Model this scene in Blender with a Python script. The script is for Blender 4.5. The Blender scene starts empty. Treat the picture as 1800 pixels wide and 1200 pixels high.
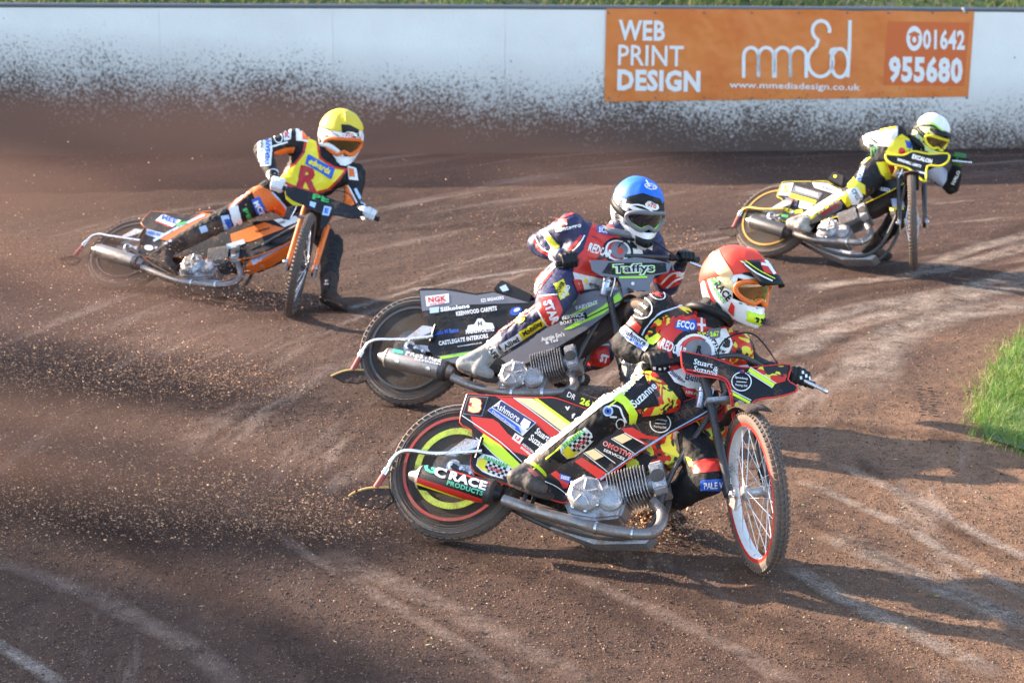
import bpy, bmesh, math, random
import numpy as np
from mathutils import Vector, Matrix, noise
from mathutils.bvhtree import BVHTree
random.seed(7); rng = np.random.default_rng(7)
SC = bpy.context.scene; COL = SC.collection
V = Vector; PI = math.pi
def R(a): return math.radians(a)

# ------------------------------------------------------------------ camera, sky, sun, exposure
FPX, CAMH = 3500.0, 3.05
PITCH = math.atan(862/FPX)
cd = bpy.data.cameras.new('camera'); cam = bpy.data.objects.new('camera', cd); COL.objects.link(cam)
cam.location = (0, 0, CAMH); cam.rotation_euler = (PI/2-PITCH, 0, 0)
cd.sensor_width = 36; cd.lens = FPX/1800*36; cd.clip_start = .1; cd.clip_end = 3000
cd.dof.use_dof = True; cd.dof.focus_distance = 8.7; cd.dof.aperture_fstop = 4.0
SC.camera = cam
SUN_EL = R(20); SUN_DIR = V((-.88, .475, 0)).normalized()*math.cos(SUN_EL) + V((0, 0, math.sin(SUN_EL)))   # towards the sun
w = bpy.data.worlds.new('World'); SC.world = w; w.use_nodes = True
nt = w.node_tree; nt.nodes.clear()
bg = nt.nodes.new('ShaderNodeBackground'); sky = nt.nodes.new('ShaderNodeTexSky'); wo = nt.nodes.new('ShaderNodeOutputWorld')
sky.sky_type = 'NISHITA'; sky.sun_disc = False; sky.sun_elevation = SUN_EL; sky.sun_rotation = math.atan2(SUN_DIR.x, SUN_DIR.y) % (2*PI)
sky.air_density = 1.0; sky.dust_density = 1.5; sky.ozone_density = 1.0
bg.inputs[1].default_value = .15
nt.links.new(sky.outputs[0], bg.inputs[0]); nt.links.new(bg.outputs[0], wo.inputs[0])
sl = bpy.data.lights.new('sun', 'SUN'); sl.energy = 5.0; sl.angle = R(.55); sl.color = (1.0, .80, .60)
so = bpy.data.objects.new('sun', sl); COL.objects.link(so); so.rotation_euler = SUN_DIR.to_track_quat('Z', 'Y').to_euler(); so.location = (-20, 12, 9)
SC.view_settings.view_transform = 'Standard'; SC.view_settings.look = 'None'; SC.view_settings.gamma = 1; SC.view_settings.use_curve_mapping = False
SC.view_settings.exposure = 2.02
SC.cycles.max_bounces = 6; SC.cycles.volume_bounces = 1; SC.cycles.volume_step_rate = 2.0

# ------------------------------------------------------------------ finding real places from the photograph's pixels (1800 x 1200)
CAM = V((0, 0, CAMH)); FW = V((0, math.cos(PITCH), -math.sin(PITCH))); UPV = V((0, math.sin(PITCH), math.cos(PITCH))); RT = V((1, 0, 0))
def ray(px, py): return RT*((px-900)/FPX) - UPV*((py-600)/FPX) + FW
def ground(px, py, z=0.):
    d = ray(px, py); return CAM - d*((CAMH-z)/d.z)
class Frame:
    """origin o, axes f (forward), u (up), n (right-hand side)"""
    def __init__(s, o, f, u, n): s.o, s.f, s.u, s.n = V(o), V(f).normalized(), V(u).normalized(), V(n).normalized()
    def W(s, p): return s.o + s.f*p[0] + s.u*p[1] + s.n*p[2]
    def L(s, P): d = V(P)-s.o; return (d.dot(s.f), d.dot(s.u), d.dot(s.n))
    def at(s, px, py, w=0.):              # world point seen at a pixel, on the plane w to the right of the frame
        d = ray(px, py); t = (s.o+s.n*w-CAM).dot(s.n)/d.dot(s.n); return CAM+d*t
    def atf(s, px, py, f=0.):             # same, on a plane facing forward
        d = ray(px, py); t = (s.o+s.f*f-CAM).dot(s.f)/d.dot(s.f); return CAM+d*t
def bike_frame(x, y, psi, al, dz=0):
    psi, al = R(psi), R(al); left = V((math.sin(psi), math.cos(psi), 0)); z = V((0, 0, 1))
    u = left*math.sin(al)+z*math.cos(al)
    return Frame(V((x, y, .045+dz))-u*.045, (math.cos(psi), -math.sin(psi), 0), u, z*math.sin(al)-left*math.cos(al))

# ------------------------------------------------------------------ materials
MATS = {}
def nodes(name):
    m = bpy.data.materials.new(name); m.use_nodes = True; t = m.node_tree; return m, t, t.nodes['Principled BSDF']
def nn(t, kind, **kw):
    n = t.nodes.new(kind)
    for k, v in kw.items():
        if k.startswith('i_'): n.inputs[k[2:].replace('_', ' ')].default_value = v
        else: setattr(n, k, v)
    return n
def ramp(t, src, stops):
    r = nn(t, 'ShaderNodeValToRGB'); e = r.color_ramp.elements
    while len(e) < len(stops): e.new(.5)
    for i, (p, c) in enumerate(stops): e[i].position = p; e[i].color = (*c, 1) if len(c) == 3 else c
    t.links.new(src, r.inputs[0]); return r
def mixc(t, fac, a, b, blend='MIX'):
    m = nn(t, 'ShaderNodeMix', data_type='RGBA', blend_type=blend)
    for sock, v in ((m.inputs[0], fac), (m.inputs[6], a), (m.inputs[7], b)):
        if hasattr(v, 'links'): t.links.new(v, sock)
        else: sock.default_value = v if not isinstance(v, tuple) else ((*v, 1) if len(v) == 3 else v)
    return m.outputs[2]
DUST = (.17, .10, .07)
def mat(name, col, rough=.5, metal=0, dirt=0., bump=0., coat=0., bscale=60, spec=.5, emis=None):
    """plain material with a share of track dust in uneven patches"""
    if name in MATS: return MATS[name]
    m, t, p = nodes(name); MATS[name] = m
    p.inputs['Roughness'].default_value = rough; p.inputs['Metallic'].default_value = metal
    p.inputs['Coat Weight'].default_value = coat; p.inputs['Specular IOR Level'].default_value = spec
    tc = nn(t, 'ShaderNodeTexCoord')
    if dirt > 0:
        n1 = nn(t, 'ShaderNodeTexNoise', i_Scale=9., i_Detail=8., i_Roughness=.7); t.links.new(tc.outputs['Object'], n1.inputs['Vector'])
        n2 = nn(t, 'ShaderNodeTexNoise', i_Scale=140., i_Detail=2.); t.links.new(tc.outputs['Object'], n2.inputs['Vector'])
        ad = nn(t, 'ShaderNodeMath', operation='MULTIPLY_ADD', i_Value=0.); t.links.new(n2.outputs[0], ad.inputs[0]); ad.inputs[1].default_value = .5; t.links.new(n1.outputs[0], ad.inputs[2])
        r = ramp(t, ad.outputs[0], [(max(0, .98-dirt*.45), (0, 0, 0)), (min(1, 1.25-dirt*.35), (1, 1, 1))])
        c = mixc(t, r.outputs[0], tuple(col), DUST); t.links.new(c, p.inputs['Base Color'])
        rr = nn(t, 'ShaderNodeMapRange', i_To_Min=rough, i_To_Max=.9); t.links.new(r.outputs[0], rr.inputs[0]); t.links.new(rr.outputs[0], p.inputs['Roughness'])
        if metal:
            mr = nn(t, 'ShaderNodeMapRange', i_To_Min=metal, i_To_Max=0.); t.links.new(r.outputs[0], mr.inputs[0]); t.links.new(mr.outputs[0], p.inputs['Metallic'])
    else:
        p.inputs['Base Color'].default_value = (*col, 1)
    if bump > 0:
        nb = nn(t, 'ShaderNodeTexNoise', i_Scale=float(bscale), i_Detail=4.); t.links.new(tc.outputs['Object'], nb.inputs['Vector'])
        b = nn(t, 'ShaderNodeBump', i_Strength=bump, i_Distance=.01); t.links.new(nb.outputs[0], b.inputs['Height']); t.links.new(b.outputs[0], p.inputs['Normal'])
    return m
def camo(name, a, b, c, scale=14., dirt=0):
    if name in MATS: return MATS[name]
    m, t, p = nodes(name); MATS[name] = m; tc = nn(t, 'ShaderNodeTexCoord')
    def ns(off, sc):
        mp = nn(t, 'ShaderNodeMapping'); mp.inputs['Location'].default_value = (off, off*.7, -off); t.links.new(tc.outputs['Object'], mp.inputs[0])
        n = nn(t, 'ShaderNodeTexNoise', i_Scale=sc, i_Detail=1.5, i_Distortion=.9); t.links.new(mp.outputs[0], n.inputs['Vector']); return n.outputs[0]
    r1 = ramp(t, ns(0, scale), [(.50, (0, 0, 0)), (.51, (1, 1, 1))]); r2 = ramp(t, ns(7, scale*1.3), [(.555, (0, 0, 0)), (.565, (1, 1, 1))])
    c1 = mixc(t, r1.outputs[0], a, b); c2 = mixc(t, r2.outputs[0], c1, c); t.links.new(c2, p.inputs['Base Color'])
    p.inputs['Roughness'].default_value = .5; return m

# ------------------------------------------------------------------ meshes
class MB:
    """collects shapes (world coordinates) into ONE mesh object"""
    def __init__(s): s.v = []; s.f = []
    def add(s, vs, fs):
        k = len(s.v); s.v += [V(p) for p in vs]; s.f += [tuple(i+k for i in f) for f in fs]; return s
    def ring_loft(s, rings, caps=True, closed=False):
        n = len(rings[0]); vs = [p for r in rings for p in r]; fs = []
        m = len(rings)
        for i in range(m if closed else m-1):
            a, b = i*n, ((i+1) % m)*n
            for j in range(n): fs.append((a+j, a+(j+1) % n, b+(j+1) % n, b+j))
        if caps and not closed: fs += [tuple(range(n))[::-1], tuple(range((m-1)*n, m*n))]
        return s.add(vs, fs)
    def tube(s, pts, r, seg=10, closed=False, caps=True, sx=1., ref=None):
        pts = [V(p) for p in pts]; n = len(pts); rs = r if isinstance(r, (list, tuple)) else [r]*n
        rings = []; prev = None
        for i, p in enumerate(pts):
            if closed: t = (pts[(i+1) % n]-pts[i-1]).normalized()
            else: t = (pts[min(i+1, n-1)]-pts[max(i-1, 0)]).normalized()
            if prev is None:
                a = V(ref) if ref is not None else (V((0, 0, 1)) if abs(t.z) < .9 else V((1, 0, 0)))
            else: a = prev
            a = (a-t*a.dot(t)).normalized(); b = t.cross(a); prev = a
            rings.append([p+(a*math.cos(q)*sx+b*math.sin(q))*rs[i] for q in [2*PI*k/seg for k in range(seg)]])
        return s.ring_loft(rings, caps, closed)
    def lathe(s, o, ax, prof, seg=32, closed=False):          # prof: (distance along axis, radius)
        ax = V(ax).normalized(); a = ax.orthogonal().normalized(); b = ax.cross(a)
        rings = [[V(o)+ax*d+(a*math.cos(q)+b*math.sin(q))*max(r, 1e-4) for q in [2*PI*k/seg for k in range(seg)]] for d, r in prof]
        return s.ring_loft(rings, not closed, closed)
    def box(s, c, ax, ay, az, dx, dy, dz):
        c = V(c); ax, ay, az = V(ax).normalized()*dx/2, V(ay).normalized()*dy/2, V(az).normalized()*dz/2
        vs = [c+ax*i+ay*j+az*k for i in (-1, 1) for j in (-1, 1) for k in (-1, 1)]
        return s.add(vs, [(0, 1, 3, 2), (4, 6, 7, 5), (0, 4, 5, 1), (2, 3, 7, 6), (0, 2, 6, 4), (1, 5, 7, 3)])
    def slab(s, pts, n, th):                                    # polygon of points extruded along -n
        pts = [V(p) for p in pts]; k = len(pts); n = V(n).normalized()
        return s.add(pts+[p-n*th for p in pts], [tuple(range(k)), tuple(range(2*k-1, k-1, -1))]+[(i, k+i, k+(i+1) % k, (i+1) % k) for i in range(k)])
    def ball(s, c, r, seg=16, sc=(1, 1, 1), axes=None):
        X, Y, Z = axes or (V((1, 0, 0)), V((0, 1, 0)), V((0, 0, 1))); rings = []
        for i in range(1, seg//2):
            th = PI*i/(seg//2)
            rings.append([V(c)+X*(r*sc[0]*math.sin(th)*math.cos(q))+Y*(r*sc[1]*math.sin(th)*math.sin(q))+Z*(r*sc[2]*math.cos(th)) for q in [2*PI*k/seg for k in range(seg)]])
        return s.ring_loft(rings)
    def cone(s, a, b, ra, rb, seg=14):                         # round cone (limb)
        a, b = V(a), V(b); t = (b-a); L = t.length; t = t/L if L > 1e-6 else V((0, 0, 1))
        x = t.orthogonal().normalized(); y = t.cross(x); rings = []
        for k in range(1, 5): q = PI/2*k/4; rings.append((a-t*ra*math.cos(q), ra*math.sin(q)))
        for k in range(0, 4): q = PI/2*k/4; rings.append((b+t*rb*math.sin(q), rb*math.cos(q)))
        return s.ring_loft([[c+(x*math.cos(q)+y*math.sin(q))*r for q in [2*PI*j/seg for j in range(seg)]] for c, r in rings])
    def build(s, name, m, parent=None, smooth=40, bevel=0):
        me = bpy.data.meshes.new(name); o0 = V(parent['o']) if parent is not None and 'o' in parent else V((0, 0, 0))
        me.from_pydata([tuple(p-o0) for p in s.v], [], s.f)
        bm = bmesh.new(); bm.from_mesh(me); bmesh.ops.recalc_face_normals(bm, faces=bm.faces)
        if bevel: bmesh.ops.bevel(bm, geom=[e for e in bm.edges if len(e.link_faces) == 2 and e.calc_face_angle(0) > .6], offset=bevel, segments=2, affect='EDGES', clamp_overlap=True)
        bm.to_mesh(me); bm.free()
        return link(name, me, m, parent, smooth)
def link(name, me, m, parent=None, smooth=40):
    o = bpy.data.objects.new(name, me); COL.objects.link(o)
    if m is not None: me.materials.append(m)
    if smooth:
        me.polygons.foreach_set('use_smooth', [True]*len(me.polygons)); me.set_sharp_from_angle(angle=R(smooth))
    if parent is not None:
        o.parent = parent
        if 'o' in parent: o['o'] = list(parent['o'])
    return o
def thing(name, label, cat, o=(0, 0, 0), group=None):
    e = bpy.data.objects.new(name, None); COL.objects.link(e); e.location = o; e['o'] = [float(x) for x in o]; e.empty_display_size = .1
    e['label'] = label; e['category'] = cat
    if group: e['group'] = group
    return e
def tag(o, label, cat, group=None, kind=None):
    o['label'] = label; o['category'] = cat
    if group: o['group'] = group
    if kind: o['kind'] = kind
    return o
def struct(o): o['kind'] = 'structure'; return o
def world_verts(o):
    off = V(o['o']) if 'o' in o else V((0, 0, 0)); return [v.co+off for v in o.data.vertices]
def bvh(*objs):
    vs, fs = [], []
    for o in objs:
        k = len(vs); vs += world_verts(o); fs += [tuple(i+k for i in p.vertices) for p in o.data.polygons]
    return BVHTree.FromPolygons(vs, fs)
def spline(pts, n=6):
    pts = [V(p) for p in pts]; out = []
    for i in range(len(pts)-1):
        p0, p1, p2, p3 = pts[max(i-1, 0)], pts[i], pts[i+1], pts[min(i+2, len(pts)-1)]
        for k in range(n):
            t = k/n; out.append(.5*((2*p1)+(p2-p0)*t+(2*p0-5*p1+4*p2-p3)*t*t+(3*p1-p0-3*p2+p3)*t**3))
    out.append(pts[-1]); return out

# ------------------------------------------------------------------ printed marks: thin shapes laid on a real surface
TXT = {}
def text_mesh(s, bold=0., shear=0.):
    k = (s, bold, shear)
    if k not in TXT:
        c = bpy.data.curves.new('t', 'FONT'); c.body = s; c.size = 1; c.offset = bold; c.shear = shear; c.resolution_u = 2; c.fill_mode = 'FRONT'; c.space_character = 1+bold*1.5
        o = bpy.data.objects.new('t', c); COL.objects.link(o); dg = bpy.context.evaluated_depsgraph_get(); dg.update()
        me = bpy.data.meshes.new_from_object(o.evaluated_get(dg)); v = [(p.co.x, p.co.y) for p in me.vertices]; f = [tuple(p.vertices) for p in me.polygons]
        bpy.data.objects.remove(o); bpy.data.curves.remove(c); bpy.data.meshes.remove(me); TXT[k] = (v, f)
    return TXT[k]
def lay(verts, faces, tree, m, parent, name, layer=1, maxe=0, lift=.0014):
    """verts in photo pixels; each is carried along its sight line onto the surface (real size, real distance) and lifted off it"""
    bm = bmesh.new(); bv = [bm.verts.new((x, y, 0)) for x, y in verts]
    for f in faces:
        try: bm.faces.new([bv[i] for i in f])
        except ValueError: pass
    if maxe:
        bmesh.ops.triangulate(bm, faces=bm.faces[:])
        for _ in range(5):
            es = [e for e in bm.edges if e.calc_length() > maxe]
            if not es: break
            bmesh.ops.subdivide_edges(bm, edges=es, cuts=1); bmesh.ops.triangulate(bm, faces=[f for f in bm.faces if len(f.verts) > 3])
    bm.verts.index_update(); hits = {}; miss = []
    for v in bm.verts:
        d = ray(v.co.x, v.co.y).normalized(); h = tree.ray_cast(CAM, d)
        if h[0] is None: miss.append(v); continue
        n = h[1] if h[1].dot(d) < 0 else -h[1]
        hits[v.index] = ((h[0]-CAM).length, h[0]+n*lift*layer, v.co.copy())
    if not hits: bm.free(); return None
    pos = {i: a[1] for i, a in hits.items()}
    dv = [v for v in bm.verts if v.index not in pos]
    if len(dv) > .6*len(bm.verts) : pass
    H = list(hits.values())
    for v in dv:
        b = min(H, key=lambda a: (a[2]-v.co).length_squared); d = ray(v.co.x, v.co.y).normalized()
        # keep only a short overhang; far misses are dropped with their faces
        if (b[2]-v.co).length > 2: pos[v.index] = None
        else: pos[v.index] = CAM+d*b[0]
    o0 = V(parent['o']); med = sorted(a[0] for a in H)[len(H)//2]; dead = [v for v in bm.verts if pos[v.index] is None]
    # drop faces that would bridge a jump in depth
    for v in bm.verts:
        if pos[v.index] is not None: v.co = pos[v.index]-o0
    bmesh.ops.delete(bm, geom=dead, context='VERTS')
    bad = [f for f in bm.faces if max((e.calc_length() for e in f.edges)) > (.02+maxe*med/FPX*3.0 if maxe else 9)]
    if bad and maxe: bmesh.ops.delete(bm, geom=bad, context='FACES')
    me = bpy.data.meshes.new(name); bm.to_mesh(me); bm.free()
    if not len(me.polygons): bpy.data.meshes.remove(me); return None
    return link(name, me, m, parent, 60)
def poly(pts, tree, m, parent, name='patch', layer=1, maxe=8):
    return lay(pts, [tuple(range(len(pts)))], tree, m, parent, name, layer, maxe)
def write(s, cx, cy, wpx, hpx, ang, tree, m, parent, layer=2, bold=.02, shear=0., maxe=0, name='lettering', skew=0.):
    v, f = text_mesh(s, bold if s in ('Taffys', '3') else min(bold, .045), shear)
    if not v: return
    x0, x1 = min(a for a, b in v), max(a for a, b in v); y0, y1 = min(b for a, b in v), max(b for a, b in v)
    ca, sa = math.cos(R(ang)), math.sin(R(ang)); out = []
    for a, b in v:
        X = ((a-x0)/(x1-x0)-.5)*wpx; Y = ((b-y0)/(y1-y0)-.5)*hpx; X += Y*skew
        out.append((cx+X*ca-Y*sa, cy-(X*sa+Y*ca)))
    return lay(out, f, tree, m, parent, name, layer, maxe)
def circ(cx, cy, rx, ry, ang=0, n=24, hole=0):
    ca, sa = math.cos(R(ang)), math.sin(R(ang))
    P = lambda k, q: (cx+k*rx*math.cos(q)*ca-k*ry*math.sin(q)*sa, cy-(k*rx*math.cos(q)*sa+k*ry*math.sin(q)*ca))
    out = [P(1, 2*PI*i/n) for i in range(n)]
    if not hole: return out, [tuple(range(n))]
    out += [P(hole, 2*PI*i/n) for i in range(n)]
    return out, [(i, (i+1) % n, n+(i+1) % n, n+i) for i in range(n)]
def stroke(pts, wd):
    """a painted line of given width through pixel points"""
    L, Rr, fs = [], [], []
    for i, (x, y) in enumerate(pts):
        a = pts[max(i-1, 0)]; b = pts[min(i+1, len(pts)-1)]; dx, dy = b[0]-a[0], b[1]-a[1]; l = math.hypot(dx, dy) or 1
        L.append((x-dy/l*wd/2, y+dx/l*wd/2)); Rr.append((x+dy/l*wd/2, y-dx/l*wd/2))
    n = len(pts); return L+Rr, [(i, i+1, n+i+1, n+i) for i in range(n-1)]

# ------------------------------------------------------------------ ground
def vnoise(x, y, s, seed=0):
    r = np.random.default_rng(seed); T = r.random((64, 64)); x = x/s; y = y/s
    xi, yi = np.floor(x).astype(int), np.floor(y).astype(int); fx, fy = x-xi, y-yi; fx = fx*fx*(3-2*fx); fy = fy*fy*(3-2*fy)
    g = lambda a, b: T[a % 64, b % 64]
    return (g(xi, yi)*(1-fx)+g(xi+1, yi)*fx)*(1-fy)+(g(xi, yi+1)*(1-fx)+g(xi+1, yi+1)*fx)*fy-.5
TC = (7.5, 8.2)                          # middle of the bend the ruts run round
def relief(x, y):
    r = np.hypot((x-TC[0]), (y-TC[1])*.92); a = np.arctan2(y-TC[1], x-TC[0])
    h = .016*vnoise(r*1., a*3., .22, 3)+.009*vnoise(r, a*5, .09, 4)+.03*vnoise(x, y, 1.3, 5)+.008*vnoise(x, y, .17, 6)+.006*vnoise(x, y, .07, 8)
    return h
xs = np.concatenate([np.linspace(-400, -9, 12), np.arange(-8.5, 8.5, .05), np.linspace(9, 400, 12)])
ys = np.concatenate([np.linspace(-400, 4, 10), np.arange(4.4, 21, .05), np.linspace(22, 900, 12)])
X, Y = np.meshgrid(xs, ys); fade = np.clip((9-np.abs(X))/1, 0, 1)*np.clip((Y-4.4)/.5, 0, 1)*np.clip((20.6-Y)/.5, 0, 1)
Z = relief(X, Y)*fade
me = bpy.data.meshes.new('shale_track'); nx, ny = len(xs), len(ys)
idx = np.arange(nx*ny).reshape(ny, nx); q = np.stack([idx[:-1, :-1], idx[:-1, 1:], idx[1:, 1:], idx[1:, :-1]], -1).reshape(-1, 4)
me.vertices.add(nx*ny); me.vertices.foreach_set('co', np.stack([X, Y, Z], -1).astype(np.float32).ravel())
me.loops.add(q.size); me.loops.foreach_set('vertex_index', q.ravel().astype(np.int32)); me.polygons.add(len(q)); me.polygons.foreach_set('loop_start', np.arange(0, q.size, 4, dtype=np.int32))
me.update(); me.validate()
def shale(name='shale'):
    m, t, p = nodes(name); geo = nn(t, 'ShaderNodeNewGeometry'); sep = nn(t, 'ShaderNodeSeparateXYZ'); t.links.new(geo.outputs['Position'], sep.inputs[0])
    def M(op, a, b=None, c=None):
        n = nn(t, 'ShaderNodeMath', operation=op)
        for i, v in enumerate((a, b, c)):
            if v is None: continue
            if hasattr(v, 'links'): t.links.new(v, n.inputs[i])
            else: n.inputs[i].default_value = v
        return n.outputs[0]
    dx = M('SUBTRACT', sep.outputs[0], TC[0]); dy = M('MULTIPLY', M('SUBTRACT', sep.outputs[1], TC[1]), .92)
    r = M('SQRT', M('ADD', M('MULTIPLY', dx, dx), M('MULTIPLY', dy, dy))); a = M('ARCTAN2', dy, dx)
    cb = nn(t, 'ShaderNodeCombineXYZ'); t.links.new(r, cb.inputs[0]); t.links.new(a, cb.inputs[1])
    def N(vec, sc, det=4., rough=.6, dist=0.):
        n = nn(t, 'ShaderNodeTexNoise', i_Scale=sc, i_Detail=det, i_Roughness=rough, i_Distortion=dist); t.links.new(vec, n.inputs['Vector']); return n.outputs[0]
    rut = N(cb.outputs[0], 4.2, 5., .65, .15); rut2 = N(cb.outputs[0], 1.7, 3., .5, .2)
    patch = N(geo.outputs['Position'], .55, 4., .6); grain = N(geo.outputs['Position'], 120., 3., .7); fine = N(geo.outputs['Position'], 300., 2., .6); mid = N(geo.outputs['Position'], 14., 4., .65)
    # dry loose shale towards the inside of the bend, damp packed shale further out
    dry = M('ADD', M('MULTIPLY', r, -.33), 2.38); dry = M('ADD', dry, M('MULTIPLY', M('SUBTRACT', patch, .5), 1.6))
    dr = nn(t, 'ShaderNodeMapRange', i_From_Min=0., i_From_Max=1.); t.links.new(dry, dr.inputs[0])
    base = mixc(t, dr.outputs[0], (.060, .032, .023), (.245, .146, .088))
    gr = ramp(t, grain, [(.30, (.38, .36, .36)), (.5, (1, 1, 1)), (.70, (1.55, 1.5, 1.45))]); base = mixc(t, 1., base, gr.outputs[0], 'MULTIPLY')
    md = ramp(t, mid, [(.3, (.72, .70, .70)), (.7, (1.22, 1.2, 1.18))]); base = mixc(t, 1., base, md.outputs[0], 'MULTIPLY')
    st = ramp(t, rut, [(.54, (0, 0, 0)), (.70, (1, 1, 1))]); s2 = M('MULTIPLY', st.outputs[0], ramp(t, rut2, [(.45, (0, 0, 0)), (.6, (1, 1, 1))]).outputs[0])
    base = mixc(t, M('MULTIPLY', s2, .75), base, (.30, .235, .20))
    dk = ramp(t, rut, [(.32, (1, 1, 1)), (.44, (0, 0, 0))]); base = mixc(t, M('MULTIPLY', dk.outputs[0], .45), base, (.055, .034, .030))
    t.links.new(base, p.inputs['Base Color']); p.inputs['Roughness'].default_value = .9; p.inputs['Specular IOR Level'].default_value = .25
    h = M('ADD', M('MULTIPLY', grain, .010), M('ADD', M('MULTIPLY', fine, .003), M('MULTIPLY', mid, .02)))
    b = nn(t, 'ShaderNodeBump', i_Strength=.9, i_Distance=1.); t.links.new(h, b.inputs['Height']); t.links.new(b.outputs[0], p.inputs['Normal'])
    return m
M_SHALE = shale(); o = link('shale_track', me, M_SHALE, None, 0); me.polygons.foreach_set('use_smooth', [True]*len(me.polygons)); struct(o)

def chips(name, P, size, m, parent=None, stretch=1., dirv=(1, 0, 0), faces4=True):
    """many small angular chips of shale as one mesh"""
    n = len(P); base = np.array([[1, 1, 1], [1, -1, -1], [-1, 1, -1], [-1, -1, 1]], float)/1.7
    A = rng.normal(size=(n, 4, 3))*.35+base; A *= size[:, None, None]
    d = np.array(dirv, float); d /= np.linalg.norm(d); A += (stretch-1)*(A@d)[..., None]*d
    v = (A+P[:, None, :]).reshape(-1, 3); k = np.arange(n)[:, None, None]*4; f = (np.array([[0, 1, 2], [0, 3, 1], [0, 2, 3], [1, 3, 2]])[None]+k).reshape(-1, 3)
    me = bpy.data.meshes.new(name); me.vertices.add(len(v)); me.vertices.foreach_set('co', v.astype(np.float32).ravel())
    me.loops.add(f.size); me.loops.foreach_set('vertex_index', f.ravel().astype(np.int32)); me.polygons.add(len(f)); me.polygons.foreach_set('loop_start', np.arange(0, f.size, 3, dtype=np.int32)); me.update()
    return link(name, me, m, parent, 0)
def chipmat(name, cols):
    m, t, p = nodes(name); g = nn(t, 'ShaderNodeNewGeometry'); r = ramp(t, g.outputs['Random Per Island'], cols); t.links.new(r.outputs[0], p.inputs['Base Color']); p.inputs['Roughness'].default_value = .85; return m
M_CHIP = chipmat('shale chips', [(0, (.07, .04, .032)), (.5, (.16, .095, .068)), (.85, (.28, .17, .11)), (1, (.42, .30, .20))])
N = 230000
yy = 6.0*(21./6.0)**rng.random(N)**1.25; xx = (rng.random(N)-.5)*2*(.285*yy+.25)
sz = (.0019+.0045*rng.random(N)**3.5)*(.8+.03*yy)
zz = relief(xx, yy)+sz*.2
keep = (vnoise(xx, yy, .5, 11)+.5+.35*rng.random(N)) > .35
o = chips('shale_grit', np.stack([xx, yy, zz], -1)[keep], sz[keep], M_CHIP)
tag(o, 'loose reddish shale grit strewn over the whole track surface', 'shale grit', kind='stuff')
lumps = np.stack([rng.uniform(-3.5, 3.6, 260), rng.uniform(6.8, 15, 260), np.zeros(260)], -1); lumps[:, 2] = relief(lumps[:, 0], lumps[:, 1])+.004
M_STRAW = chipmat('straw bits', [(0, (.45, .36, .18)), (.6, (.55, .47, .28)), (1, (.2, .28, .08))])
for k, (sl_, dv) in enumerate((((.5, 1), (1, .3, 0)), ((0, .5), (.4, -1, .1)))):
    part = lumps[int(130*k):int(130*(k+1))]
    o = chips('straw_bits', part, np.full(len(part), .0035), M_STRAW, None, 6., dv)
    tag(o, ('pale straw bits lying crosswise on the dry shale', 'pale straw bits lying lengthwise on the dry shale')[k], 'straw', kind='stuff')

# ------------------------------------------------------------------ white safety fence round the bend
def fence_at(px):
    yb = np.interp(px, [-300, 300, 900, 1400, 2100], [274, 272, 269, 265, 256]); yt = np.interp(px, [-300, 900, 2100], [10.5, 15, 22])
    g = ground(px, yb); d = ray(px, yt); z = CAMH+d.z*g.y/d.y; return g, z
px_line = np.arange(-300, 2101, 25); base = [fence_at(p) for p in px_line]
FB = [V((g.x, g.y, 0)) for g, z in base]; FZ = [z for g, z in base]
L0, L1 = FB[0], FB[-1]; zl, zr = FZ[0], FZ[-1]
for k in range(1, 60):               # the fence bends on round both sides of the track
    a = R(188+k*2.6); FB.insert(0, FB[0]+V((math.cos(a), math.sin(a), 0))*.9); FZ.insert(0, zl)
    a = R(-10-k*2.6); FB.append(FB[-1]+V((math.cos(a), math.sin(a), 0))*.9); FZ.append(zr)
def along(pts, zs):
    s = [0]
    for a, b in zip(pts, pts[1:]): s.append(s[-1]+(b-a).length)
    return np.array(s)
FS = along(FB, FZ)
def fpoint(s): return V([float(np.interp(s, FS, [getattr(p, c) for p in FB])) for c in 'xyz']), float(np.interp(s, FS, FZ))
i292 = FS[59]+ (FS[60]-FS[59])*((292+300)/25)
jw = FB[59+(583+300)//25].x-FB[59+(292+300)//25].x
m, t, p = nodes('fence paint'); MATS['fence'] = m
geo = nn(t, 'ShaderNodeNewGeometry'); sep = nn(t, 'ShaderNodeSeparateXYZ'); t.links.new(geo.outputs['Position'], sep.inputs[0])
def MM(t, op, a, b=None, c=None):
    n = nn(t, 'ShaderNodeMath', operation=op)
    for i, v in enumerate((a, b, c)):
        if v is None: continue
        if hasattr(v, 'links'): t.links.new(v, n.inputs[i])
        else: n.inputs[i].default_value = v
    return n.outputs[0]
def NZ(t, vec, sc, det=4., rough=.6, dist=0.):
    n = nn(t, 'ShaderNodeTexNoise', i_Scale=float(sc), i_Detail=float(det), i_Roughness=rough, i_Distortion=dist); t.links.new(vec, n.inputs['Vector']); return n.outputs[0]
n1 = NZ(t, geo.outputs['Position'], 34, 5, .7); n2 = NZ(t, geo.outputs['Position'], .9, 3); n3 = NZ(t, geo.outputs['Position'], 60, 3, .7)
lx = nn(t, 'ShaderNodeMapRange', i_From_Min=-5.5, i_From_Max=5.0, i_To_Min=.92, i_To_Max=.34); t.links.new(sep.outputs[0], lx.inputs[0])
hgt = MM(t, 'SUBTRACT', lx.outputs[0], sep.outputs[2])          # dirt line height minus z
lv = MM(t, 'ADD', MM(t, 'MULTIPLY', hgt, .48), MM(t, 'MULTIPLY', MM(t, 'SUBTRACT', n2, .5), .35))
sp = MM(t, 'ADD', MM(t, 'ADD', n1, MM(t, 'MULTIPLY', n3, .25)), lv)
r = ramp(t, sp, [(.57, (0, 0, 0)), (.76, (1, 1, 1))])
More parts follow.
